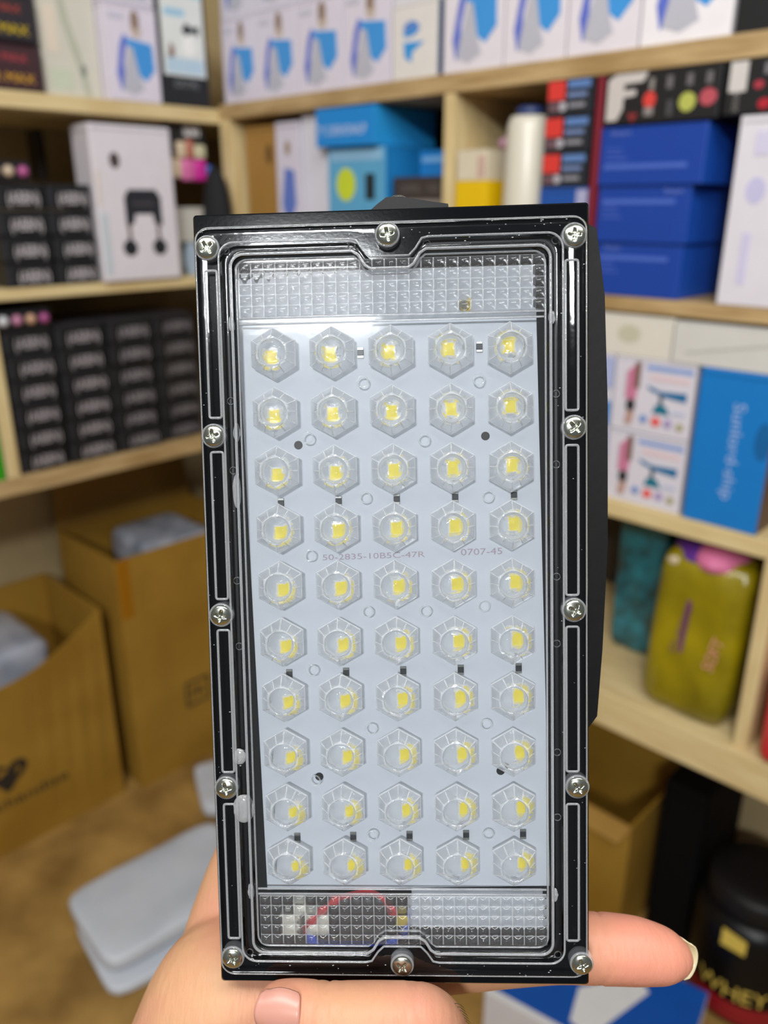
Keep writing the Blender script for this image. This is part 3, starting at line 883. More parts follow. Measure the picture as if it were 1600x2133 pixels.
TUB = Matrix.Translation((0.705, 1.185, 0.0)) @ Matrix.Rotation(R(-155), 4, 'Z')
root = empty('protein_tub', TUB)
tag(root, 'large black protein powder tub with gold lettering and red band at lower right', 'tub')
bm = bmesh.new(); add_lathe(bm, [(0.085, 0.001), (0.105, 0.012), (0.107, 0.06), (0.107, 0.20), (0.10, 0.225), (0.085, 0.236)], 56)
new_obj('tub_body', bm, mat('tub_black', '07080a', 0.35, spec=0.3), root, True)
bm = bmesh.new(); add_lathe(bm, [(0.088, 0.2365), (0.090, 0.242), (0.090, 0.275), (0.082, 0.285), (0.05, 0.286)], 56)
new_obj('lid', bm, mat('lid_black', '121112', 0.5, spec=0.3), root, True)
bm = bmesh.new(); add_lathe(bm, [(0.1074, 0.02), (0.1078, 0.022), (0.1078, 0.062), (0.1074, 0.064)], 56, caps=False)
new_obj('red_band', bm, mat('tub_red', '8c1420', 0.4), root, True)


def cyl(r):
    return lambda a, b: (r * math.sin(a / r), -r * math.cos(a / r), b)


ROTT = 0
bm = bmesh.new(); add_text(bm, 'WHEY', 0, 0.090, 0.034, 0, cyl(0.1083), 0, 0.13)
o = new_obj('gold_lettering', bm, mat('gold_print', 'd8bc58', 0.4), root); o.rotation_euler = (0, 0, R(118))
bm = bmesh.new()
add_prism(bm, [(-0.022, 0.185), (0.022, 0.185), (0.022, 0.215), (-0.022, 0.222)], 0, 0.002, 0, lambda a, b, z: (lambda q: (q[0], q[1], q[2]))(cyl(0.1075 + z)(a, b)))
o = new_obj('gold_seal', bm, mat('gold_seal', 'dcc054', 0.35), root); o.rotation_euler = (0, 0, R(112))

# blue and white box in the foreground bottom
ang = math.atan2(-0.55, 0.835)
root = Matrix.Translation((0.182, 1.077, 0.0)) @ Matrix.Rotation(ang, 4, 'Z')
bm = bmesh.new(); add_box(bm, 0, 0.34, 0, 0.22, 0.001, 0.12, 0, bev=0.002)
for f in bm.faces:
    f.normal_update()
    if f.normal.z > 0.9: f.material_index = 1
add_prism(bm, [(0.14, 0.10), (0.22, 0.18), (0.25, 0.16), (0.19, 0.02), (0.15, 0.03)], 0.12, 0.1206, 2)
add_prism(bm, [(0.0, 0.0), (0.34, 0.0), (0.34, 0.012), (0.0, 0.012)], 0.12, 0.1206, 2)
add_prism(bm, [(0.05, 0.13), (0.075, 0.15), (0.09, 0.13), (0.06, 0.11)], 0.12, 0.1206, 3)
o = new_obj('product_box', bm, [paper('d4d2d6'), paper('0b4fa6'), paper('dcdcdc'), paper('6a78b8')], matrix=root)
tag(o, 'blue topped white box on the floor just below the lamp and finger', 'box')

# foam packets on the floor at lower left
def packet(name, x, y, rz, L, W, T, z, seed, label):
    bm = bmesh.new()
    bmesh.ops.create_cube(bm, size=1.0)
    bmesh.ops.subdivide_edges(bm, edges=bm.edges, cuts=9, use_grid_fill=True)
    for v in bm.verts:
        q = v.co * 2
        l = (abs(q.x) ** 8 + abs(q.y) ** 8 + abs(q.z) ** 8) ** (1 / 8)
        q = q / max(l, 1e-6) * max(abs(q.x), abs(q.y), abs(q.z))
        n = noise.noise(Vector((q.x * 2 + seed, q.y * 2, seed)))
        v.co = Vector((q.x * L / 2, q.y * W / 2, q.z * T / 2 + T / 2 + max(0, n) * 0.01 * (1 if q.z > 0 else 0)))
    o = new_obj(name, bm, M_FOAM, None, True, Matrix.Translation((x, y, z)) @ Matrix.Rotation(rz, 4, 'Z'))
    return tag(o, label, 'packet', 'white foam packets')


packet('foam_packet', -0.455, 1.345, R(38), 0.36, 0.235, 0.022, 0.002, 1, 'lower white foam packet on the floor, under the other one')
packet('foam_packet', -0.475, 1.375, R(41), 0.36, 0.235, 0.035, 0.036, 4, 'upper white foam packet lying on another on the floor at lower left')
packet('foam_packet', -0.345, 1.79, R(20), 0.30, 0.2, 0.03, 0.002, 8, 'white foam packet on the floor half hidden behind the lamp edge')

# ================================================================== the LED floodlight, held in front
# its own frame: x right, y up, z towards the viewer, millimetres
LAMP = Matrix(((0.99882404, -0.01992741, -0.04419759, 0.00357114),
               (-0.03696841, 0.2767508, -0.96023035, 0.21391782),
               (0.03136662, 0.96073508, 0.27568867, 1.33865608),
               (0, 0, 0, 1)))
MM = 0.001
S = Matrix.Diagonal((MM, MM, MM, 1))


def mm_obj(name, bm, mats, parent, smooth=False, auto=None):
    bmesh.ops.transform(bm, matrix=S, verts=bm.verts)
    return new_obj(name, bm, mats, parent, smooth)


lamp = empty('led_floodlight', LAMP)
tag(lamp, 'rectangular black LED floodlight with clear lens cover held up in a hand', 'floodlight')

M_BLACK = mat('black_enamel', '05070a', 0.08, spec=0.4, bump=0.00001, bump_scale=900)
M_BLACK2 = mat('black_gasket', '0c0e12', 0.45)
M_PCB = mat('white_board', 'cad0d8', 0.5, spec=0.3)
M_SHEET = clear_sheet('clear_cover_plastic', 1.25, 0.05, 0.0, bump=0.00012)
M_FLAT = clear_sheet('clear_cover_flat', 0.8, 0.08, 0.02, bump=0.00006)
M_RIDGE = clear_solid('clear_moulded_edge', 1.47, 0.05, 0.15, 0.20, True)
M_RING = clear_solid('clear_fine_edge', 1.47, 0.02, 0.35, 0.07, True)
M_LENS = clear_solid('clear_lens_plastic', 1.49, 0.0, 0.30, 0.06, True, 0.0005, 420)
M_PRISM = clear_solid('clear_prism_plastic', 1.47, 0.0, 0.2, 0.04, True)
M_GROOVE = clear_solid('clear_prism_groove', 1.47, 0.05, 0.15, 0.22, True)
M_STEEL = mat('zinc_screw', 'c6c9bc', 0.22, metal=1.0, bump=0.00006, bump_scale=700)
M_YEL = mat('phosphor', 'fbe600', 0.45)
M_CHIPW = mat('led_package', 'e8e8e0', 0.4)


def rrect(hx, hy, r, notch=0.0, n_side=24, cseg=6, halfw=7.0, flare=3.0):
    """rounded rectangle loop with a scoop of depth `notch` in the middle of both short sides"""
    pts = []

    def scoop(x):
        if notch <= 0: return 0
        ax = abs(x)
        if ax < halfw - 1.5: return notch * 1.0
        if ax > halfw + flare: return 0
        t = (ax - halfw + 1.5) / (flare + 1.5)
        return notch * (0.5 + 0.5 * math.cos(math.pi * t))
    N = 48
    for i in range(N + 1):          # top, from right to left
        x = (hx - r) * (1 - 2 * i / N)
        pts.append((x, hy - scoop(x)))
    for i in range(1, cseg):
        a = math.pi / 2 + math.pi / 2 * i / cseg
        pts.append((-hx + r + r * math.cos(a), hy - r + r * math.sin(a)))
    for i in range(n_side + 1):
        y = (hy - r) * (1 - 2 * i / n_side)
        pts.append((-hx, y))
    for i in range(1, cseg):
        a = math.pi + math.pi / 2 * i / cseg
        pts.append((-hx + r + r * math.cos(a), -hy + r + r * math.sin(a)))
    for i in range(N + 1):
        x = -(hx - r) * (1 - 2 * i / N)
        pts.append((x, -hy + scoop(x)))
    for i in range(1, cseg):
        a = 1.5 * math.pi + math.pi / 2 * i / cseg
        pts.append((hx - r + r * math.cos(a), -hy + r + r * math.sin(a)))
    for i in range(n_side + 1):
        y = -(hy - r) * (1 - 2 * i / n_side)
        pts.append((hx, y))
    for i in range(1, cseg):
        a = math.pi / 2 * i / cseg
        pts.append((hx - r + r * math.cos(a), hy - r + r * math.sin(a)))
    return pts


def loft(bm, loops, cap=False):
    rows = [[bm.verts.new((x, y, z)) for x, y in pts] for pts, z in loops]
    n = len(rows[0])
    for A, B in zip(rows[:-1], rows[1:]):
        for k in range(n):
            bm.faces.new((A[k], A[(k + 1) % n], B[(k + 1) % n], B[k]))
    return rows


# housing: front rim with the recess for the board, back box with cooling fins
bm = bmesh.new()
rows = loft(bm, [(rrect(54, 113, 1.5), -7.0), (rrect(56, 115, 1.0), -6.0), (rrect(56, 115, 1.0), -0.5), (rrect(55.5, 114.5, 1.0), 0.0),
                 (rrect(45.5, 103.2, 3, 5), 0.0), (rrect(45.2, 102.9, 3, 5), -2.6)])
bm.faces.new(rows[-1])
bm.faces.new(rows[0][::-1])
mm_obj('housing', bm, M_BLACK, lamp)
bm = bmesh.new()
add_box(bm, -48, 48, -84, 96, -14, -7.05, bev=1.5)
for k in range(12):
    add_box(bm, -44 + k * 8 - 0.8, -44 + k * 8 + 0.8, -80, 92, -26, -14, bev=0.3)
mm_obj('heat_sink', bm, M_BLACK, lamp)
# mounting bracket, a bent flat strip whose arm bows out past the right side
bm = bmesh.new()
prof = [(56.5, 112), (60.0, 110), (61.3, 100), (62.4, 91), (63.3, 60), (63.4, 18), (61.9, -14), (60.3, -35), (57.4, -39), (56.5, -36)]
add_prism(bm, prof, -24, -9)
mm_obj('mounting_bracket', bm, mat('bracket_black', '050506', 0.5, spec=0.25, bump=0.0001, bump_scale=200), lamp)
bm = bmesh.new()
add_prism(bm, [(-6.5, 115.2), (-3.4, 117.8), (-0.8, 119.6), (3, 119.8), (9, 118.6), (17, 117.2), (17.2, 115.2)], -12, -5)
mm_obj('cable_clamp', bm, mat('bracket_black', '08090b', 0.45), lamp)
bm = bmesh.new()
add_lathe(bm, [(2.6, 0), (2.6, 1.0), (1.8, 1.5), (0.3, 1.7)], 24)
bmesh.ops.transform(bm, matrix=Matrix.Translation((2.5, 119.3, -9)) @ Matrix.Rotation(R(-90), 4, 'X'), verts=bm.verts)
mm_obj('clamp_screw', bm, M_STEEL, lamp, True)

# gasket strip in the channel between flange and raised panel
bm = bmesh.new()
loft(bm, [(rrect(48.0, 106.0, 4.5, 5), 0.02), (rrect(47.6, 105.6, 4.5, 5), 0.5), (rrect(46.0, 104.0, 4.0, 5), 0.5), (rrect(45.7, 103.7, 4.0, 5), 0.02)])
mm_obj('gasket', bm, M_BLACK2, lamp, True)

# circuit board with its diodes, turned a little in the recess like the real one
BOARD = Matrix.Translation((1.0, -1.0, 0)) @ Matrix.Rotation(R(1.1), 4, 'Z')
bm = bmesh.new()
add_box(bm, -43.5, 42.0, -84.0, 98.4, -2.2, -0.6, bev=0.1)
bmesh.ops.transform(bm, matrix=BOARD, verts=bm.verts)
add_box(bm, 3.0, 42.4, -97.4, -85.6, -2.0, -0.5, bev=0.2)
board = mm_obj('circuit_board', bm, M_PCB, lamp)
PX = [-33.9, -16.95, 0, 16.95, 33.9]
PY = [76.05 - 16.9 * k for k in range(10)]
first = None
for j, y in enumerate(PY):
    for i, x in enumerate(PX):
        p = BOARD @ Vector((x, y, -0.6))
        if first is None:
            bm = bmesh.new(); add_box(bm, -1.8, 1.8, -2.1, 2.1, 0.0, 0.5, bev=0.15)
            n0 = len(bm.faces)
            add_box(bm, -1.45, 1.45, -1.75, 1.75, 0.5, 0.62, 1, bev=0.05)
            ch = mm_obj('led_chip', bm, [M_CHIPW, M_YEL], board)
            first = ch
        else:
            ch = first.copy(); COL.objects.link(ch)
            ch.parent = board
        ch.location = p * MM
        ch.rotation_euler = (0, 0, R(1.1))
first = None
for (x, y) in [(-25.4 + 17 * 1, 76.2), (25.6, 76.4)] + [(PX[i] + 0.4, yy) for yy in (33.8, -17.2, -67.6) for i in range(5)]:
    p = BOARD @ Vector((x, y, -0.6))
    if first is None:
        bm = bmesh.new(); add_box(bm, -0.9, 0.9, -0.75, 0.75, 0, 0.5, 0, bev=0.08)
        add_box(bm, -0.9, 0.9, -1.5, -0.8, 0, 0.48, 1, bev=0.06); add_box(bm, -0.9, 0.9, 0.8, 1.5, 0, 0.48, 1, bev=0.06)
        ch = mm_obj('resistor', bm, [mat('resistor_black', '22262a', 0.4), mat('solder', 'a8aaa6', 0.3, metal=0.8)], board); first = ch
    else:
        ch = first.copy(); COL.objects.link(ch); ch.parent = board
    ch.location = p * MM
for (x, y) in [(-27.6, 50.5), (26.6, 51.0), (-26.0, -48.8), (28.2, -48.2)]:
    p = BOARD @ Vector((x, y, -0.6))
    bm = bmesh.new(); add_lathe(bm, [(1.25, -0.0), (1.25, 0.06)], 24)
    o = mm_obj('screw_hole', bm, M_BLACK2, board); o.location = p * MM
bm = bmesh.new(); add_text(bm, '50-2835-10B5C-47R', -7.0, 17.4, 1.7, 0, lambda a, b: tuple(BOARD @ Vector((a, b, -0.55))), 0, 30)
mm_obj('silkscreen_code', bm, mat('silkscreen_pink', 'aa9aa4', 0.6), board)
bm = bmesh.new(); add_text(bm, '0707-45', 24.5, 17.6, 1.9, 0, lambda a, b: tuple(BOARD @ Vector((a, b, -0.55))), 0, 12)
mm_obj('silkscreen_code', bm, mat('silkscreen_pink', 'aa9aa4', 0.6), board)

# driver parts in the bottom-left corner of the recess
bm = bmesh.new(); add_box(bm, -20.5, -5.2, -99.6, -88.0, -2.4, 0.6, bev=0.4)
mm_obj('driver_chip', bm, mat('chip_black', '111315', 0.35), lamp)
for q, (x0, x1, y0, y1) in enumerate([(-37.0, -31.0, -99.5, -92.6), (-33.2, -29.0, -92.2, -88.8), (-29.8, -22.2, -98.6, -91.6)]):
    bm = bmesh.new(); add_box(bm, x0, x1, y0, y1, -2.4, 0.5, bev=0.3)
    mm_obj('wire_connector', bm, mat('connector_white', 'dcdccf', 0.4), lamp)
bm = bmesh.new(); add_box(bm, -2.2, 1.6, -96.4, -92.2, -2.4, 0.3, bev=0.3)
mm_obj('yellow_capacitor', bm, mat('cap_yellow', 'c8b030', 0.4), lamp)


p = BOARD @ Vector((23.0, 88.6, -0.6))
bm = bmesh.new(); add_box(bm, -0.7, 0.7, -1.7, 1.7, 0, 1.2, 0, bev=0.2); add_box(bm, -2.2, -0.8, -1.2, 1.4, 0, 0.9, 1, bev=0.2)
o = mm_obj('yellow_capacitor', bm, [mat('cap_yellow', 'c8b030', 0.4), mat('resistor_grey', '6a6a60', 0.4)], board); o.location = p * MM


def smooth_path(P, n=8):
    P = [Vector(p) for p in P]
    out = []
    for i in range(len(P) - 1):
        p0, p1, p2, p3 = P[max(i - 1, 0)], P[i], P[i + 1], P[min(i + 2, len(P) - 1)]
        for k in range(n):
            t = k / n
            out.append(0.5 * ((2 * p1) + (-p0 + p2) * t + (2 * p0 - 5 * p1 + 4 * p2 - p3) * t * t + (-p0 + 3 * p1 - 3 * p2 + p3) * t ** 3))
    out.append(P[-1])
    return out


bm = bmesh.new()
add_tube(bm, smooth_path([(-30, -98, 0.2), (-26.5, -94, 0.6), (-22, -89.5, 0.5), (-15, -86.6, 0.3), (-8, -86.4, 0.3), (-3.2, -90.5, 0.2), (-2.0, -93, 0.1)]), 0.85, 10)
mm_obj('red_wire', bm, mat('wire_red', 'b81c24', 0.35), lamp, True)
bm = bmesh.new()
add_tube(bm, smooth_path([(-29, -97.5, 0.0), (-26, -101.6, 0.2), (-16, -102.2, 0.2), (-6, -101.8, 0.2), (-0.5, -99.6, 0.2), (1.6, -96, 0.1), (2.2, -91, 0.0)]), 0.85, 10)
mm_obj('blue_wire', bm, mat('wire_blue', '1446b8', 0.35), lamp, True)

# clear cover: flange, channel, raised wall and flat panel lofted in one sheet
bm = bmesh.new()
loops = [(rrect(55.2, 110.9, 4.0), 0.05), (rrect(55.2, 110.9, 4.0), 2.4), (rrect(54.8, 110.5, 3.8), 2.9), (rrect(54.2, 109.9, 3.6), 3.0),
         (rrect(53.2, 108.9, 3.6), 3.0),
         (rrect(48.4, 106.4, 4.2, 5), 3.0), (rrect(48.0, 106.0, 4.2, 5), 2.7), (rrect(47.7, 105.7, 4.0, 5), 1.6), (rrect(47.2, 105.2, 4.0, 5), 1.2),
         (rrect(45.9, 103.9, 4.0, 5), 1.2), (rrect(45.5, 103.5, 3.8, 5), 1.6), (rrect(45.2, 103.2, 3.8, 5), 4.0), (rrect(44.9, 102.9, 3.6, 5), 4.4),
         (rrect(44.3, 102.3, 3.4, 5), 4.4), (rrect(43.9, 101.9, 3.2, 5), 4.0), (rrect(43.6, 101.6, 3.2, 5), 2.8), (rrect(43.2, 101.2, 3.0, 5), 2.5)]
rows = loft(bm, loops)
nf = len(bm.faces)
bm.faces.ensure_lookup_table()
f = bm.faces.new(rows[-1])
f.material_index = 1
cover = mm_obj('lens_cover', bm, [M_SHEET, M_FLAT], lamp, False)
for p in cover.data.polygons:
    p.use_smooth = len(p.vertices) == 4


def ring_bm(pts, z, r, seg=8):
    bm = bmesh.new()
    add_tube(bm, [(x, y, z) for x, y in pts], r, seg, True)
    return bm


def slot(x0, x1, y0, y1, r=0.6):
    out = []
    for cx, cy, a0 in ((x1 - r, y1 - r, 0), (x0 + r, y1 - r, 90), (x0 + r, y0 + r, 180), (x1 - r, y0 + r, 270)):
        for k in range(4):
            a = R(a0 + 30 * k)
            out.append((cx + r * math.cos(a), cy + r * math.sin(a)))
    return out


# moulded slots between the screws on both long sides
for sx in (-1, 1):
    for (y0, y1) in ((57.2, 98.6), (4.6, 47.4), (-47.4, -4.6), (-99.0, -57.2)):
        x0, x1 = sorted((sx * 48.9, sx * 52.4))
        bm = ring_bm(slot(x0, x1, y0, y1), 3.05, 0.36)
        inner = slot(x0 + 0.8, x1 - 0.8, y0 + 0.8, y1 - 0.8, 0.3)
        mm_obj('moulded_slot', bm, M_RIDGE, cover, True)
# rounded rib along the channel's outer and inner lips
bm = ring_bm(rrect(48.25, 106.25, 4.2, 5), 3.02, 0.30)
mm_obj('channel_rib', bm, M_RIDGE, cover, True)
bm = ring_bm(rrect(44.6, 102.6, 3.5, 5), 4.4, 0.42)
mm_obj('channel_rib', bm, M_RIDGE, cover, True)
bm = ring_bm(rrect(43.4, 101.4, 3.2, 5), 2.7, 0.28)
mm_obj('channel_rib', bm, M_RIDGE, cover, True)
bm = ring_bm(rrect(54.75, 110.45, 3.8), 2.85, 0.22)
mm_obj('flange_edge', bm, M_RIDGE, cover, True)
# step lines that frame the lens field
for y in (83.4, 85.0, -83.6, -85.2):
    bm = bmesh.new(); add_tube(bm, [(-43, y, 2.6), (43, y, 2.6)], 0.3, 8)
    mm_obj('frame_step', bm, M_RIDGE, cover, True)
# ejector pin rings, one mesh each, in the channel and between the lenses
first = None
spots = [(sx * 46.5, y, 1.3, 1.0) for sx in (-1, 1) for y in (104.5, 62, 42, 9.7, -9.9, -42.3, -62, -104.5)]
spots += [(sx * 10.6, sy * 104.6, 1.3, 1.0) for sx in (-1, 1) for sy in (-1, 1)]
spots += [(x, y, 2.55, 1.55) for x, y in ((-8.3, 66.6), (8.9, 49.9), (-24.4, 51), (-8.3, 0.3), (-25, -50.3), (-8, -34.7), (-8.4, -67.3), (24.7, 66.4),
                                         (-24.8, 17), (-8.3, 33.6), (27, 33.3), (25.5, 1.6), (25.8, -33.5), (26, -67), (8.6, 0.3), (-25, -17))]
for (x, y, z, s) in spots:
    if first is None:
        bm = ring_bm([(math.cos(2 * math.pi * k / 24), math.sin(2 * math.pi * k / 24)) for k in range(24)], 0, 0.13, 6)
        o = mm_obj('ejector_ring', bm, M_RING, cover, True); first = o
    else:
        o = first.copy(); COL.objects.link(o); o.parent = cover
    o.location = (x * MM, y * MM, z * MM)
    o.scale = (s, s, 1)


# hexagonal lens
def lens_bm(seed=1):
    bm = bmesh.new()
    seg = 48
    Rh = 7.35

    def hexr(a, rr):
        k = (a + math.pi / 6 - math.pi / 6) % (math.pi / 3)
        # pointy top: vertices at 90 deg
        t = ((a - math.pi / 2) % (math.pi / 3)) - math.pi / 6
        return rr * math.cos(math.pi / 6) / math.cos(t)

    def ring(f, z):
        return [bm.verts.new((f(2 * math.pi * k / seg) * math.cos(2 * math.pi * k / seg), f(2 * math.pi * k / seg) * math.sin(2 * math.pi * k / seg),
                              z(2 * math.pi * k / seg) if callable(z) else z)) for k in range(seg)]

    def ridge(a, base, amp, n=12):
        t = (a - math.pi / 2) * n / (2 * math.pi)
        return base + amp * (2 * abs(t - math.floor(t + 0.5)))
    rnd = random.Random(seed)
    jit = [rnd.uniform(-0.28, 0.28) for _ in range(12)]

    def fl(a, base, amp):          # fluted facet: twelve narrow planes round the skirt, each a little uneven
        k = int(((a - math.pi / 2) % (2 * math.pi)) / (math.pi / 6)) % 12
        return ridge(a, base, amp, 12) + jit[k]
    rs = [ring(lambda a: hexr(a, Rh), 2.3), ring(lambda a: hexr(a, Rh), 3.0), ring(lambda a: hexr(a, Rh - 0.25), 3.3),
          ring(lambda a: hexr(a, 6.2), lambda a: fl(a, 4.3, 0.35)),
          ring(lambda a: hexr(a, 4.9) * 0.75 + 0.25 * 4.3, lambda a: fl(a, 6.2, 0.30)), ring(lambda a: 4.0, 6.6),
          ring(lambda a: 3.75, 6.4), ring(lambda a: 3.35, 4.3), ring(lambda a: 3.05, 4.2), ring(lambda a: 2.9, 4.5), ring(lambda a: 2.0, 4.66), ring(lambda a: 0.8, 4.74)]
    for q, (A, B) in enumerate(zip(rs[:-1], rs[1:])):
        for k in range(seg):
            bm.faces.new((A[k], A[(k + 1) % seg], B[(k + 1) % seg], B[k])).material_index = 1 if q in (1, 4) else 0
    bm.faces.new(rs[-1])
    for q in range(12):            # raised ridges between the facets
        a = math.pi / 2 + q * math.pi / 6 + rnd.uniform(-0.05, 0.05)
        r0, r1 = hexr(a, Rh - 0.4), 4.25
        add_tube(bm, [(r0 * math.cos(a), r0 * math.sin(a), 3.45), ((r0 * .55 + r1 * .45) * math.cos(a), (r0 * .55 + r1 * .45) * math.sin(a), 4.75), (r1 * math.cos(a), r1 * math.sin(a), 6.45)],
                 [0.16, rnd.uniform(0.08, 0.24), 0.12], 6, False, 1)
    return bm


protos = []
lens_xy = [(-33.5 + 16.75 * i, 75.0 - 16.67 * j) for j in range(10) for i in range(5)]
for n, (x, y) in enumerate(lens_xy):
    if n < 5:
        o = mm_obj('hexagonal_lens', lens_bm(n + 3), [M_LENS, M_GROOVE], cover, False)
        for p in o.data.polygons:
            p.use_smooth = p.center.xy.length < 0.0034
        protos.append(o)
    else:
        o = protos[(n * 3 + n // 5) % 5].copy(); COL.objects.link(o); o.parent = cover
    o.location = (x * MM, y * MM, 0)
    o.rotation_euler = (0, 0, R(random.choice((0, 60, 120, 180, 240, 300))))


# prismatic panels above and below the lens field
def prism_panel(name, y0, y1, ncol, nrow, x0=-42.6, x1=43.2, zb=2.55, amp=1.25):
    bm = bmesh.new()
    sub = 8
    cuts = [0, 0.055, 0.2, 0.36, 0.5, 0.64, 0.8, 0.945]
    nx, ny = ncol * sub, nrow * sub
    px, py = (x1 - x0) / ncol, (y1 - y0) / nrow
    g = []
    for j in range(ny + 1):
        row = []
        for i in range(nx + 1):
            u = cuts[i % sub]; v = cuts[j % sub]
            hgt = (max(0, math.sin(math.pi * u)) ** 0.7) * (max(0, math.sin(math.pi * v)) ** 0.7)
            row.append(bm.verts.new((x0 + (i // sub + u) * px, y0 + (j // sub + v) * py, zb + 0.25 + amp * hgt)))
        g.append(row)
    for j in range(ny):
        for i in range(nx):
            bm.faces.new((g[j][i], g[j][i + 1], g[j + 1][i + 1], g[j + 1][i])).material_index = 1 if (i % sub in (0, sub - 1) or j % sub in (0, sub - 1)) else 0
    lo = [bm.verts.new((x, y, zb)) for x, y in ((x0, y0), (x1, y0), (x1, y1), (x0, y1))]
    bm.faces.new([lo[0], lo[1]] + [g[0][i] for i in range(nx, -1, -1)])
    bm.faces.new([lo[1], lo[2]] + [g[j][nx] for j in range(ny, -1, -1)])
    bm.faces.new([lo[2], lo[3]] + [g[ny][i] for i in range(0, nx + 1)])
    bm.faces.new([lo[3], lo[0]] + [g[j][0] for j in range(0, ny + 1)])
    o = mm_obj(name, bm, [M_PRISM, M_GROOVE], cover, True)
    return o


prism_panel('prismatic_panel', 85.4, 100.6, 25, 5)
prism_panel('prismatic_panel', -100.8, -85.6, 25, 5)

# glue blobs and the hot-glue drip at the lower left
for (x, y, z, r, s3) in [(-46.4, -58.6, 3.0, 3.6, (0.9, 1.2, 0.35)), (-47.2, -42.8, 2.6, 2.2, (0.9, 1.1, 0.4)), (-45.0, 83.5, 3.6, 1.3, (0.7, 1.8, 0.5)),
                      (-45.2, 36, 3.2, 1.5, (0.8, 3.4, 0.5)), (-44.6, 53, 3.4, 1.2, (0.8, 2.2, 0.5)), (-45.0, -84, 3.4, 1.4, (0.7, 1.8, 0.5)), (45.2, -84.5, 3.6, 1.4, (0.7, 1.6, 0.5)),
                      (45, 83, 3.6, 1.2, (0.8, 1.6, 0.5))]:
    bm = bmesh.new(); add_sphere(bm, (0, 0, 0), r, 20, 12, 0, s3)
    for v in bm.verts:
        v.co += v.co.normalized() * noise.noise(v.co * 0.9 + Vector((x, y, 0))) * 0.35
    bmesh.ops.transform(bm, matrix=Matrix.Translation((x, y, z)), verts=bm.verts)
    mm_obj('glue_blob', bm, M_RIDGE, cover, True)


bm = bmesh.new()
rd = random.Random(4)
for k in range(150):
    side = rd.choice('TTLRB')
    x, y = (rd.uniform(-54, 54), rd.uniform(104, 110)) if side == 'T' else (rd.uniform(-54, 54), rd.uniform(-110, -107)) if side == 'B' else (rd.choice((-1, 1)) * rd.uniform(45.5, 54.5), rd.uniform(-108, 108))
    r = rd.uniform(0.05, 0.13)
    add_sphere(bm, (x, y, 3.08), r, 6, 4, 0, (rd.uniform(1, 2.5), 1, 0.5))
o = mm_obj('dust', bm, mat('dust_grey', 'b4b8bc', 0.8), cover)
o['kind'] = 'stuff'


# screws
def screw_bm():
    bm = bmesh.new()
    seg, rg = 64, 16
    Rr = 2.95
    c = None
    rings = []
    prev = None
    for j in range(rg + 1):
        r = Rr * (j / rg)
        row = []
        for k in range(seg if j else 1):
            a = 2 * math.pi * k / seg
            x, y = r * math.cos(a), r * math.sin(a)
            z = 1.15 * math.sqrt(max(0, 1 - (r / Rr) ** 2 * 0.86))
            arm = min(abs(x), abs(y))
            far = max(abs(x), abs(y))
            wdt = 0.52 * (1 - 0.25 * far / 2)
            if far < 1.9 and arm < wdt:
                z -= 0.85 * (1 - (arm / wdt) ** 4) * (1 - (far / 1.9) ** 3)
            row.append(bm.verts.new((x, y, z)))
        rings.append(row)
    for k in range(seg):
        bm.faces.new((rings[0][0], rings[1][k], rings[1][(k + 1) % seg]))
    for j in range(1, rg):
        A, B = rings[j], rings[j + 1]
        for k in range(seg):
            bm.faces.new((A[k], B[k], B[(k + 1) % seg], A[(k + 1) % seg]))
    base = [bm.verts.new((v.co.x * 1.02, v.co.y * 1.02, -0.2)) for v in rings[-1]]
    for k in range(seg):
        bm.faces.new((rings[-1][k], base[k], base[(k + 1) % seg], rings[-1][(k + 1) % seg]))
    bm.faces.new(base)
    return bm


first = None
S_XY = [(-51.3, 104.9), (-51.4, 52.1), (-51.1, -0.1), (-51.4, -52.1), (-51.3, -105.0), (51.3, 105.2), (51.2, 52.4), (51.1, 0.3), (52.0, -51.9), (53.2, -106.0), (-0.4, 107.0), (-0.1, -107.0)]
for n, (x, y) in enumerate(S_XY):
    if first is None:
        o = mm_obj('screw', screw_bm(), M_STEEL, lamp, True); first = o
        bm = bmesh.new(); add_lathe(bm, [(3.5, 0.1), (3.5, 3.3), (3.2, 3.6), (2.95, 3.5), (2.95, 0.1)], 32, caps=False)
        bo = mm_obj('screw_boss', bm, M_RIDGE, cover, True); bfirst = bo
    else:
        o = first.copy(); COL.objects.link(o); o.parent = lamp
        bo = bfirst.copy(); COL.objects.link(bo); bo.parent = cover
    o.location = (x * MM, y * MM, 3.45 * MM)
    o.rotation_euler = (R(random.uniform(-5, 5)), R(random.uniform(-5, 5)), R(random.uniform(0, 90)))
    bo.location = (x * MM, y * MM, 0)

# ================================================================== the hand
SKIN = bpy.data.materials.new('skin')
SKIN.use_nodes = True
nt = SKIN.node_tree
b = nt.nodes['Principled BSDF']
tc = nt.nodes.new('ShaderNodeTexCoord')
n1 = nt.nodes.new('ShaderNodeTexNoise'); n1.inputs['Scale'].default_value = 28; n1.inputs['Detail'].default_value = 4
rp = nt.nodes.new('ShaderNodeValToRGB')
rp.color_ramp.elements[0].position = 0.35; rp.color_ramp.elements[0].color = lin('c99c74')
rp.color_ramp.elements[1].position = 0.70; rp.color_ramp.elements[1].color = lin('cb8f76')
nt.links.new(tc.outputs['Object'], n1.inputs['Vector']); nt.links.new(n1.outputs[0], rp.inputs[0])
at = nt.nodes.new('ShaderNodeAttribute'); at.attribute_name = 'blush'
mxc = nt.nodes.new('ShaderNodeMix'); mxc.data_type = 'RGBA'
mxc.inputs['B'].default_value = lin('d48a76')
nt.links.new(at.outputs['Fac'], mxc.inputs['Factor'])
nt.links.new(rp.outputs[0], mxc.inputs['A'])
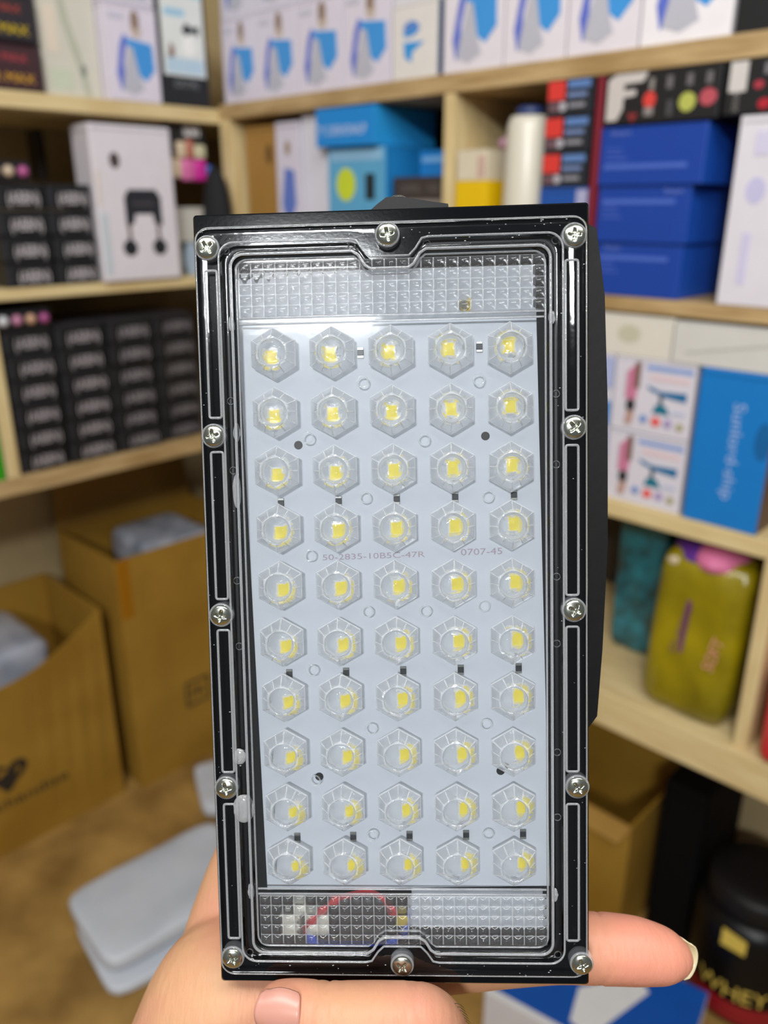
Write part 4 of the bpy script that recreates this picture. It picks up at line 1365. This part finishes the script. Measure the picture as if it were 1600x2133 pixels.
nt.links.new(mxc.outputs['Result'], b.inputs['Base Color'])
b.inputs['Roughness'].default_value = 0.5
b.inputs['Specular IOR Level'].default_value = 0.35
b.inputs['Subsurface Weight'].default_value = 0.35
b.inputs['Subsurface Radius'].default_value = (1.0, 0.4, 0.2)
b.inputs['Subsurface Scale'].default_value = 0.004
wv = nt.nodes.new('ShaderNodeTexNoise'); wv.inputs['Scale'].default_value = 260; wv.inputs['Detail'].default_value = 6
mp2 = nt.nodes.new('ShaderNodeMapping'); mp2.inputs['Scale'].default_value = (2.2, 0.6, 1)
nt.links.new(tc.outputs['Object'], mp2.inputs[0]); nt.links.new(mp2.outputs[0], wv.inputs['Vector'])
bp = nt.nodes.new('ShaderNodeBump'); bp.inputs['Strength'].default_value = 0.5; bp.inputs['Distance'].default_value = 0.0006
nt.links.new(wv.outputs[0], bp.inputs['Height']); nt.links.new(bp.outputs[0], b.inputs['Normal'])


def chain(bm, pts, dens=1.3):
    """tapered round limb: overlapping spheres along a smoothed path, fused later by remeshing"""
    P = [(Vector(p[:3]), p[3]) for p in pts]
    path = smooth_path([p for p, r in P], 6)
    n = len(P)
    for i, q in enumerate(path):
        t = i / 6
        k = min(int(t), n - 2)
        f = t - k
        r = P[k][1] * (1 - f) + P[k + 1][1] * f
        add_sphere(bm, q, r, 18, 12)
    # fill with tube
    rr = []
    for i in range(len(path)):
        t = i / 6; k = min(int(t), n - 2); f = t - k
        rr.append(P[k][1] * (1 - f) + P[k + 1][1] * f)
    add_tube(bm, path, rr, 18)


hand = empty('hand', LAMP)
tag(hand, 'left hand holding the LED floodlight from below, index finger stretched behind it', 'hand')
bm = bmesh.new()
# palm and wrist
chain(bm, [(-36, -138, -26, 22), (-58, -135, -25, 25), (-68, -152, -24, 26), (-74, -172, -28, 27), (-84, -205, -34, 24), (-100, -250, -40, 26), (-120, -310, -44, 31)])
chain(bm, [(-58, -136, -24, 23), (-30, -150, -24, 19), (-40, -168, -24, 20), (-66, -170, -26, 24)])
# index finger, stretched behind the lamp, fingertip past its right side
chain(bm, [(-36, -132, -22, 17), (-8, -121, -19.5, 12.4), (24, -116.5, -18.5, 11.6), (48, -114.6, -17.8, 10.6), (63, -114.2, -17.2, 10.9), (74, -114.6, -16.6, 10.4), (81.5, -115.6, -16.0, 9.0), (86.0, -116.6, -16.0, 6.2), (87.2, -117.0, -16.0, 5.0)])
# middle finger, curled round the lower edge with its nail to the viewer
chain(bm, [(-36, -142, -22, 14), (-12, -142, -16, 11.2), (4, -138, -7, 10.8), (9, -128, 4, 10.4), (5.5, -118.2, 12.4, 10.4), (-4, -115.8, 14.4, 9.9), (-14, -115.4, 14.6, 9.6), (-22, -115.4, 14.2, 9.3), (-30, -114.8, 12.6, 8.4), (-36.0, -114.6, 11.4, 7.2)])
# ring finger
chain(bm, [(-40, -160, -20, 14), (-12, -160, -14, 11), (3, -154, -2, 10), (5, -142, 8, 9.8), (-4, -138, 14.5, 9.3), (-18, -137.5, 15, 8.7), (-30, -138.5, 13, 7.2), (-34, -139, 12.5, 6)])
# little finger
chain(bm, [(-46, -176, -20, 14), (-20, -178, -12, 10), (-6, -172, -1, 8.6), (-5, -160, 7, 8.2), (-12, -157, 12, 7.8), (-22, -157, 12.5, 7.2), (-31, -158, 11, 6)])
# thumb, behind the lamp
chain(bm, [(-64, -140, -32, 20), (-62, -118, -44, 15), (-54, -92, -47, 11.5), (-40, -66, -42, 10.5), (-30, -48, -38, 9), (-27, -42, -37, 7)])
bmesh.ops.transform(bm, matrix=S, verts=bm.verts)
raw = new_obj('hand_raw', bm, SKIN)
md = raw.modifiers.new('remesh', 'REMESH'); md.mode = 'VOXEL'; md.voxel_size = 0.0011
md = raw.modifiers.new('smooth', 'SMOOTH'); md.factor = 0.6; md.iterations = 14
bpy.context.view_layer.update()
me = bpy.data.meshes.new_from_object(raw.evaluated_get(bpy.context.evaluated_depsgraph_get()))
bpy.data.objects.remove(raw)
me.name = 'hand_skin'
# sculpt knuckle folds and carry the flush of the fingertips
attr = me.attributes.new('blush', 'FLOAT', 'POINT')
vals = []
folds = [(62.5, -114.5, -17, 0.5, 1.2), (-21.5, -116, 14, 0.45, 1.2), (-24.5, -116, 14, 0.3, 1.0), (-18, -116, 14, 0.3, 1.0), (1.5, -118, 12, 0.35, 1.3), (5, -118, 12, 0.3, 1.2)]
for v in me.vertices:
    p = v.co * 1000
    d = 0
    for (fx, fy, fz, dep, wd) in folds:
        if abs(p.y - fy) < 14 and abs(p.z - fz) < 14 and abs(p.x - fx) < 5:
            xx = p.x + 0.9 * math.sin(p.y * 0.5 + fx)
            d += dep * math.exp(-((xx - fx) / (wd * 0.5)) ** 2)
    if d:
        v.co -= v.normal * d * 0.001
    bl = 0
    if p.x > 45: bl = max(bl, min(1, (p.x - 45) / 25) * 0.8)
    if p.x < -20 and p.z > 4 and p.y > -130: bl = max(bl, min(1, (-20 - p.x) / 10) * 0.5)
    vals.append(bl)
attr.data.foreach_set('value', vals)
me.polygons.foreach_set('use_smooth', [True] * len(me.polygons))
me.materials.clear(); me.materials.append(SKIN)
skin_o = bpy.data.objects.new('hand_skin', me)
COL.objects.link(skin_o)
skin_o.parent = hand


def nail(name, M, L, W, curv, thick, m, m_tip, free=0.22):
    """nail plate: u along the finger (0 root .. 1 free edge), v across; curved across its width"""
    bm = bmesh.new()
    nu, nv = 16, 14
    top, bot = [], []
    for i in range(nu + 1):
        u = i / nu
        wu = W * (0.86 + 0.14 * math.sin(math.pi * min(1, u * 1.1)))
        rt, rb = [], []
        for j in range(nv + 1):
            v = j / nv * 2 - 1
            # round both ends
            uu = u
            x = L * u
            edge = math.sqrt(max(0, 1 - v * v))
            if u > 0.5: x = L * (0.5 + (u - 0.5) * (0.62 + 0.38 * edge))
            else: x = L * (0.5 - (0.5 - u) * (0.80 + 0.20 * edge))
            y = wu / 2 * v
            z = -curv * v * v - 0.35 * (u - 0.4) ** 2 * 4 * 0.5
            rt.append(bm.verts.new((x, y, z)))
            rb.append(bm.verts.new((x, y, z - thick)))
        top.append(rt); bot.append(rb)
    for i in range(nu):
        mi = 1 if (i + 0.5) / nu > 1 - free else 0
        for j in range(nv):
            bm.faces.new((top[i][j], top[i + 1][j], top[i + 1][j + 1], top[i][j + 1])).material_index = mi
            bm.faces.new((bot[i][j], bot[i][j + 1], bot[i + 1][j + 1], bot[i + 1][j])).material_index = mi
    for i in range(nu):
        mi = 1 if (i + 0.5) / nu > 1 - free else 0
        bm.faces.new((top[i][0], bot[i][0], bot[i + 1][0], top[i + 1][0])).material_index = mi
        bm.faces.new((top[i][nv], top[i + 1][nv], bot[i + 1][nv], bot[i][nv])).material_index = mi
    for j in range(nv):
        bm.faces.new((top[0][j], top[0][j + 1], bot[0][j + 1], bot[0][j])).material_index = 0
        bm.faces.new((top[nu][j], bot[nu][j], bot[nu][j + 1], top[nu][j + 1])).material_index = 1
    bmesh.ops.transform(bm, matrix=M, verts=bm.verts)
    return mm_obj(name, bm, [m, m_tip], hand, True)


M_NAIL = mat('nail_plate', 'c48c7c', 0.32, sss=0.2)
M_NTIP = mat('nail_free_edge', 'cfc39c', 0.3)


def basis(o, xdir, zdir):
    x = Vector(xdir).normalized()
    z = Vector(zdir).normalized()
    y = z.cross(x).normalized()
    z = x.cross(y).normalized()
    m = Matrix((x, y, z)).transposed().to_4x4()
    return Matrix.Translation(o) @ m


# index nail: on the far side of the fingertip, its free edge showing past the tip
o = nail('fingernail', basis((81.0, -116.6, -23.5), (1, -0.16, 0.42), (0.35, -0.2, -1)), 14.5, 13.5, 3.0, 0.5, M_NTIP, M_NTIP)
# middle nail: faces the viewer
nail('fingernail', basis((-28.6, -110.6, 21.5), (-1, -0.02, -0.16), (-0.2, 0.30, 1)), 13.5, 12.5, 2.6, 0.6, M_NAIL, M_NAIL)
nail('fingernail', basis((-27.5, -138, 20.6), (-1, -0.05, -0.2), (-0.2, 0.1, 1)), 10.0, 10.0, 3.0, 0.5, M_NAIL, M_NTIP)
# a few dark hairs at the bent knuckle
for k in range(6):
    bm = bmesh.new()
    a = Vector((14.5 + 0.5 * k, -114.5 - 1.3 * k, 9.5 - 0.8 * k))
    add_tube(bm, smooth_path([a, a + Vector((2.0, 0.5 - 0.4 * k, 0.8)), a + Vector((3.6, -1.2 - 0.4 * k, 0.5))], 5), [0.07] * 9 + [0.03, 0.02], 5)
    mm_obj('hair', bm, mat('hair_black', '14100e', 0.4), hand, True)
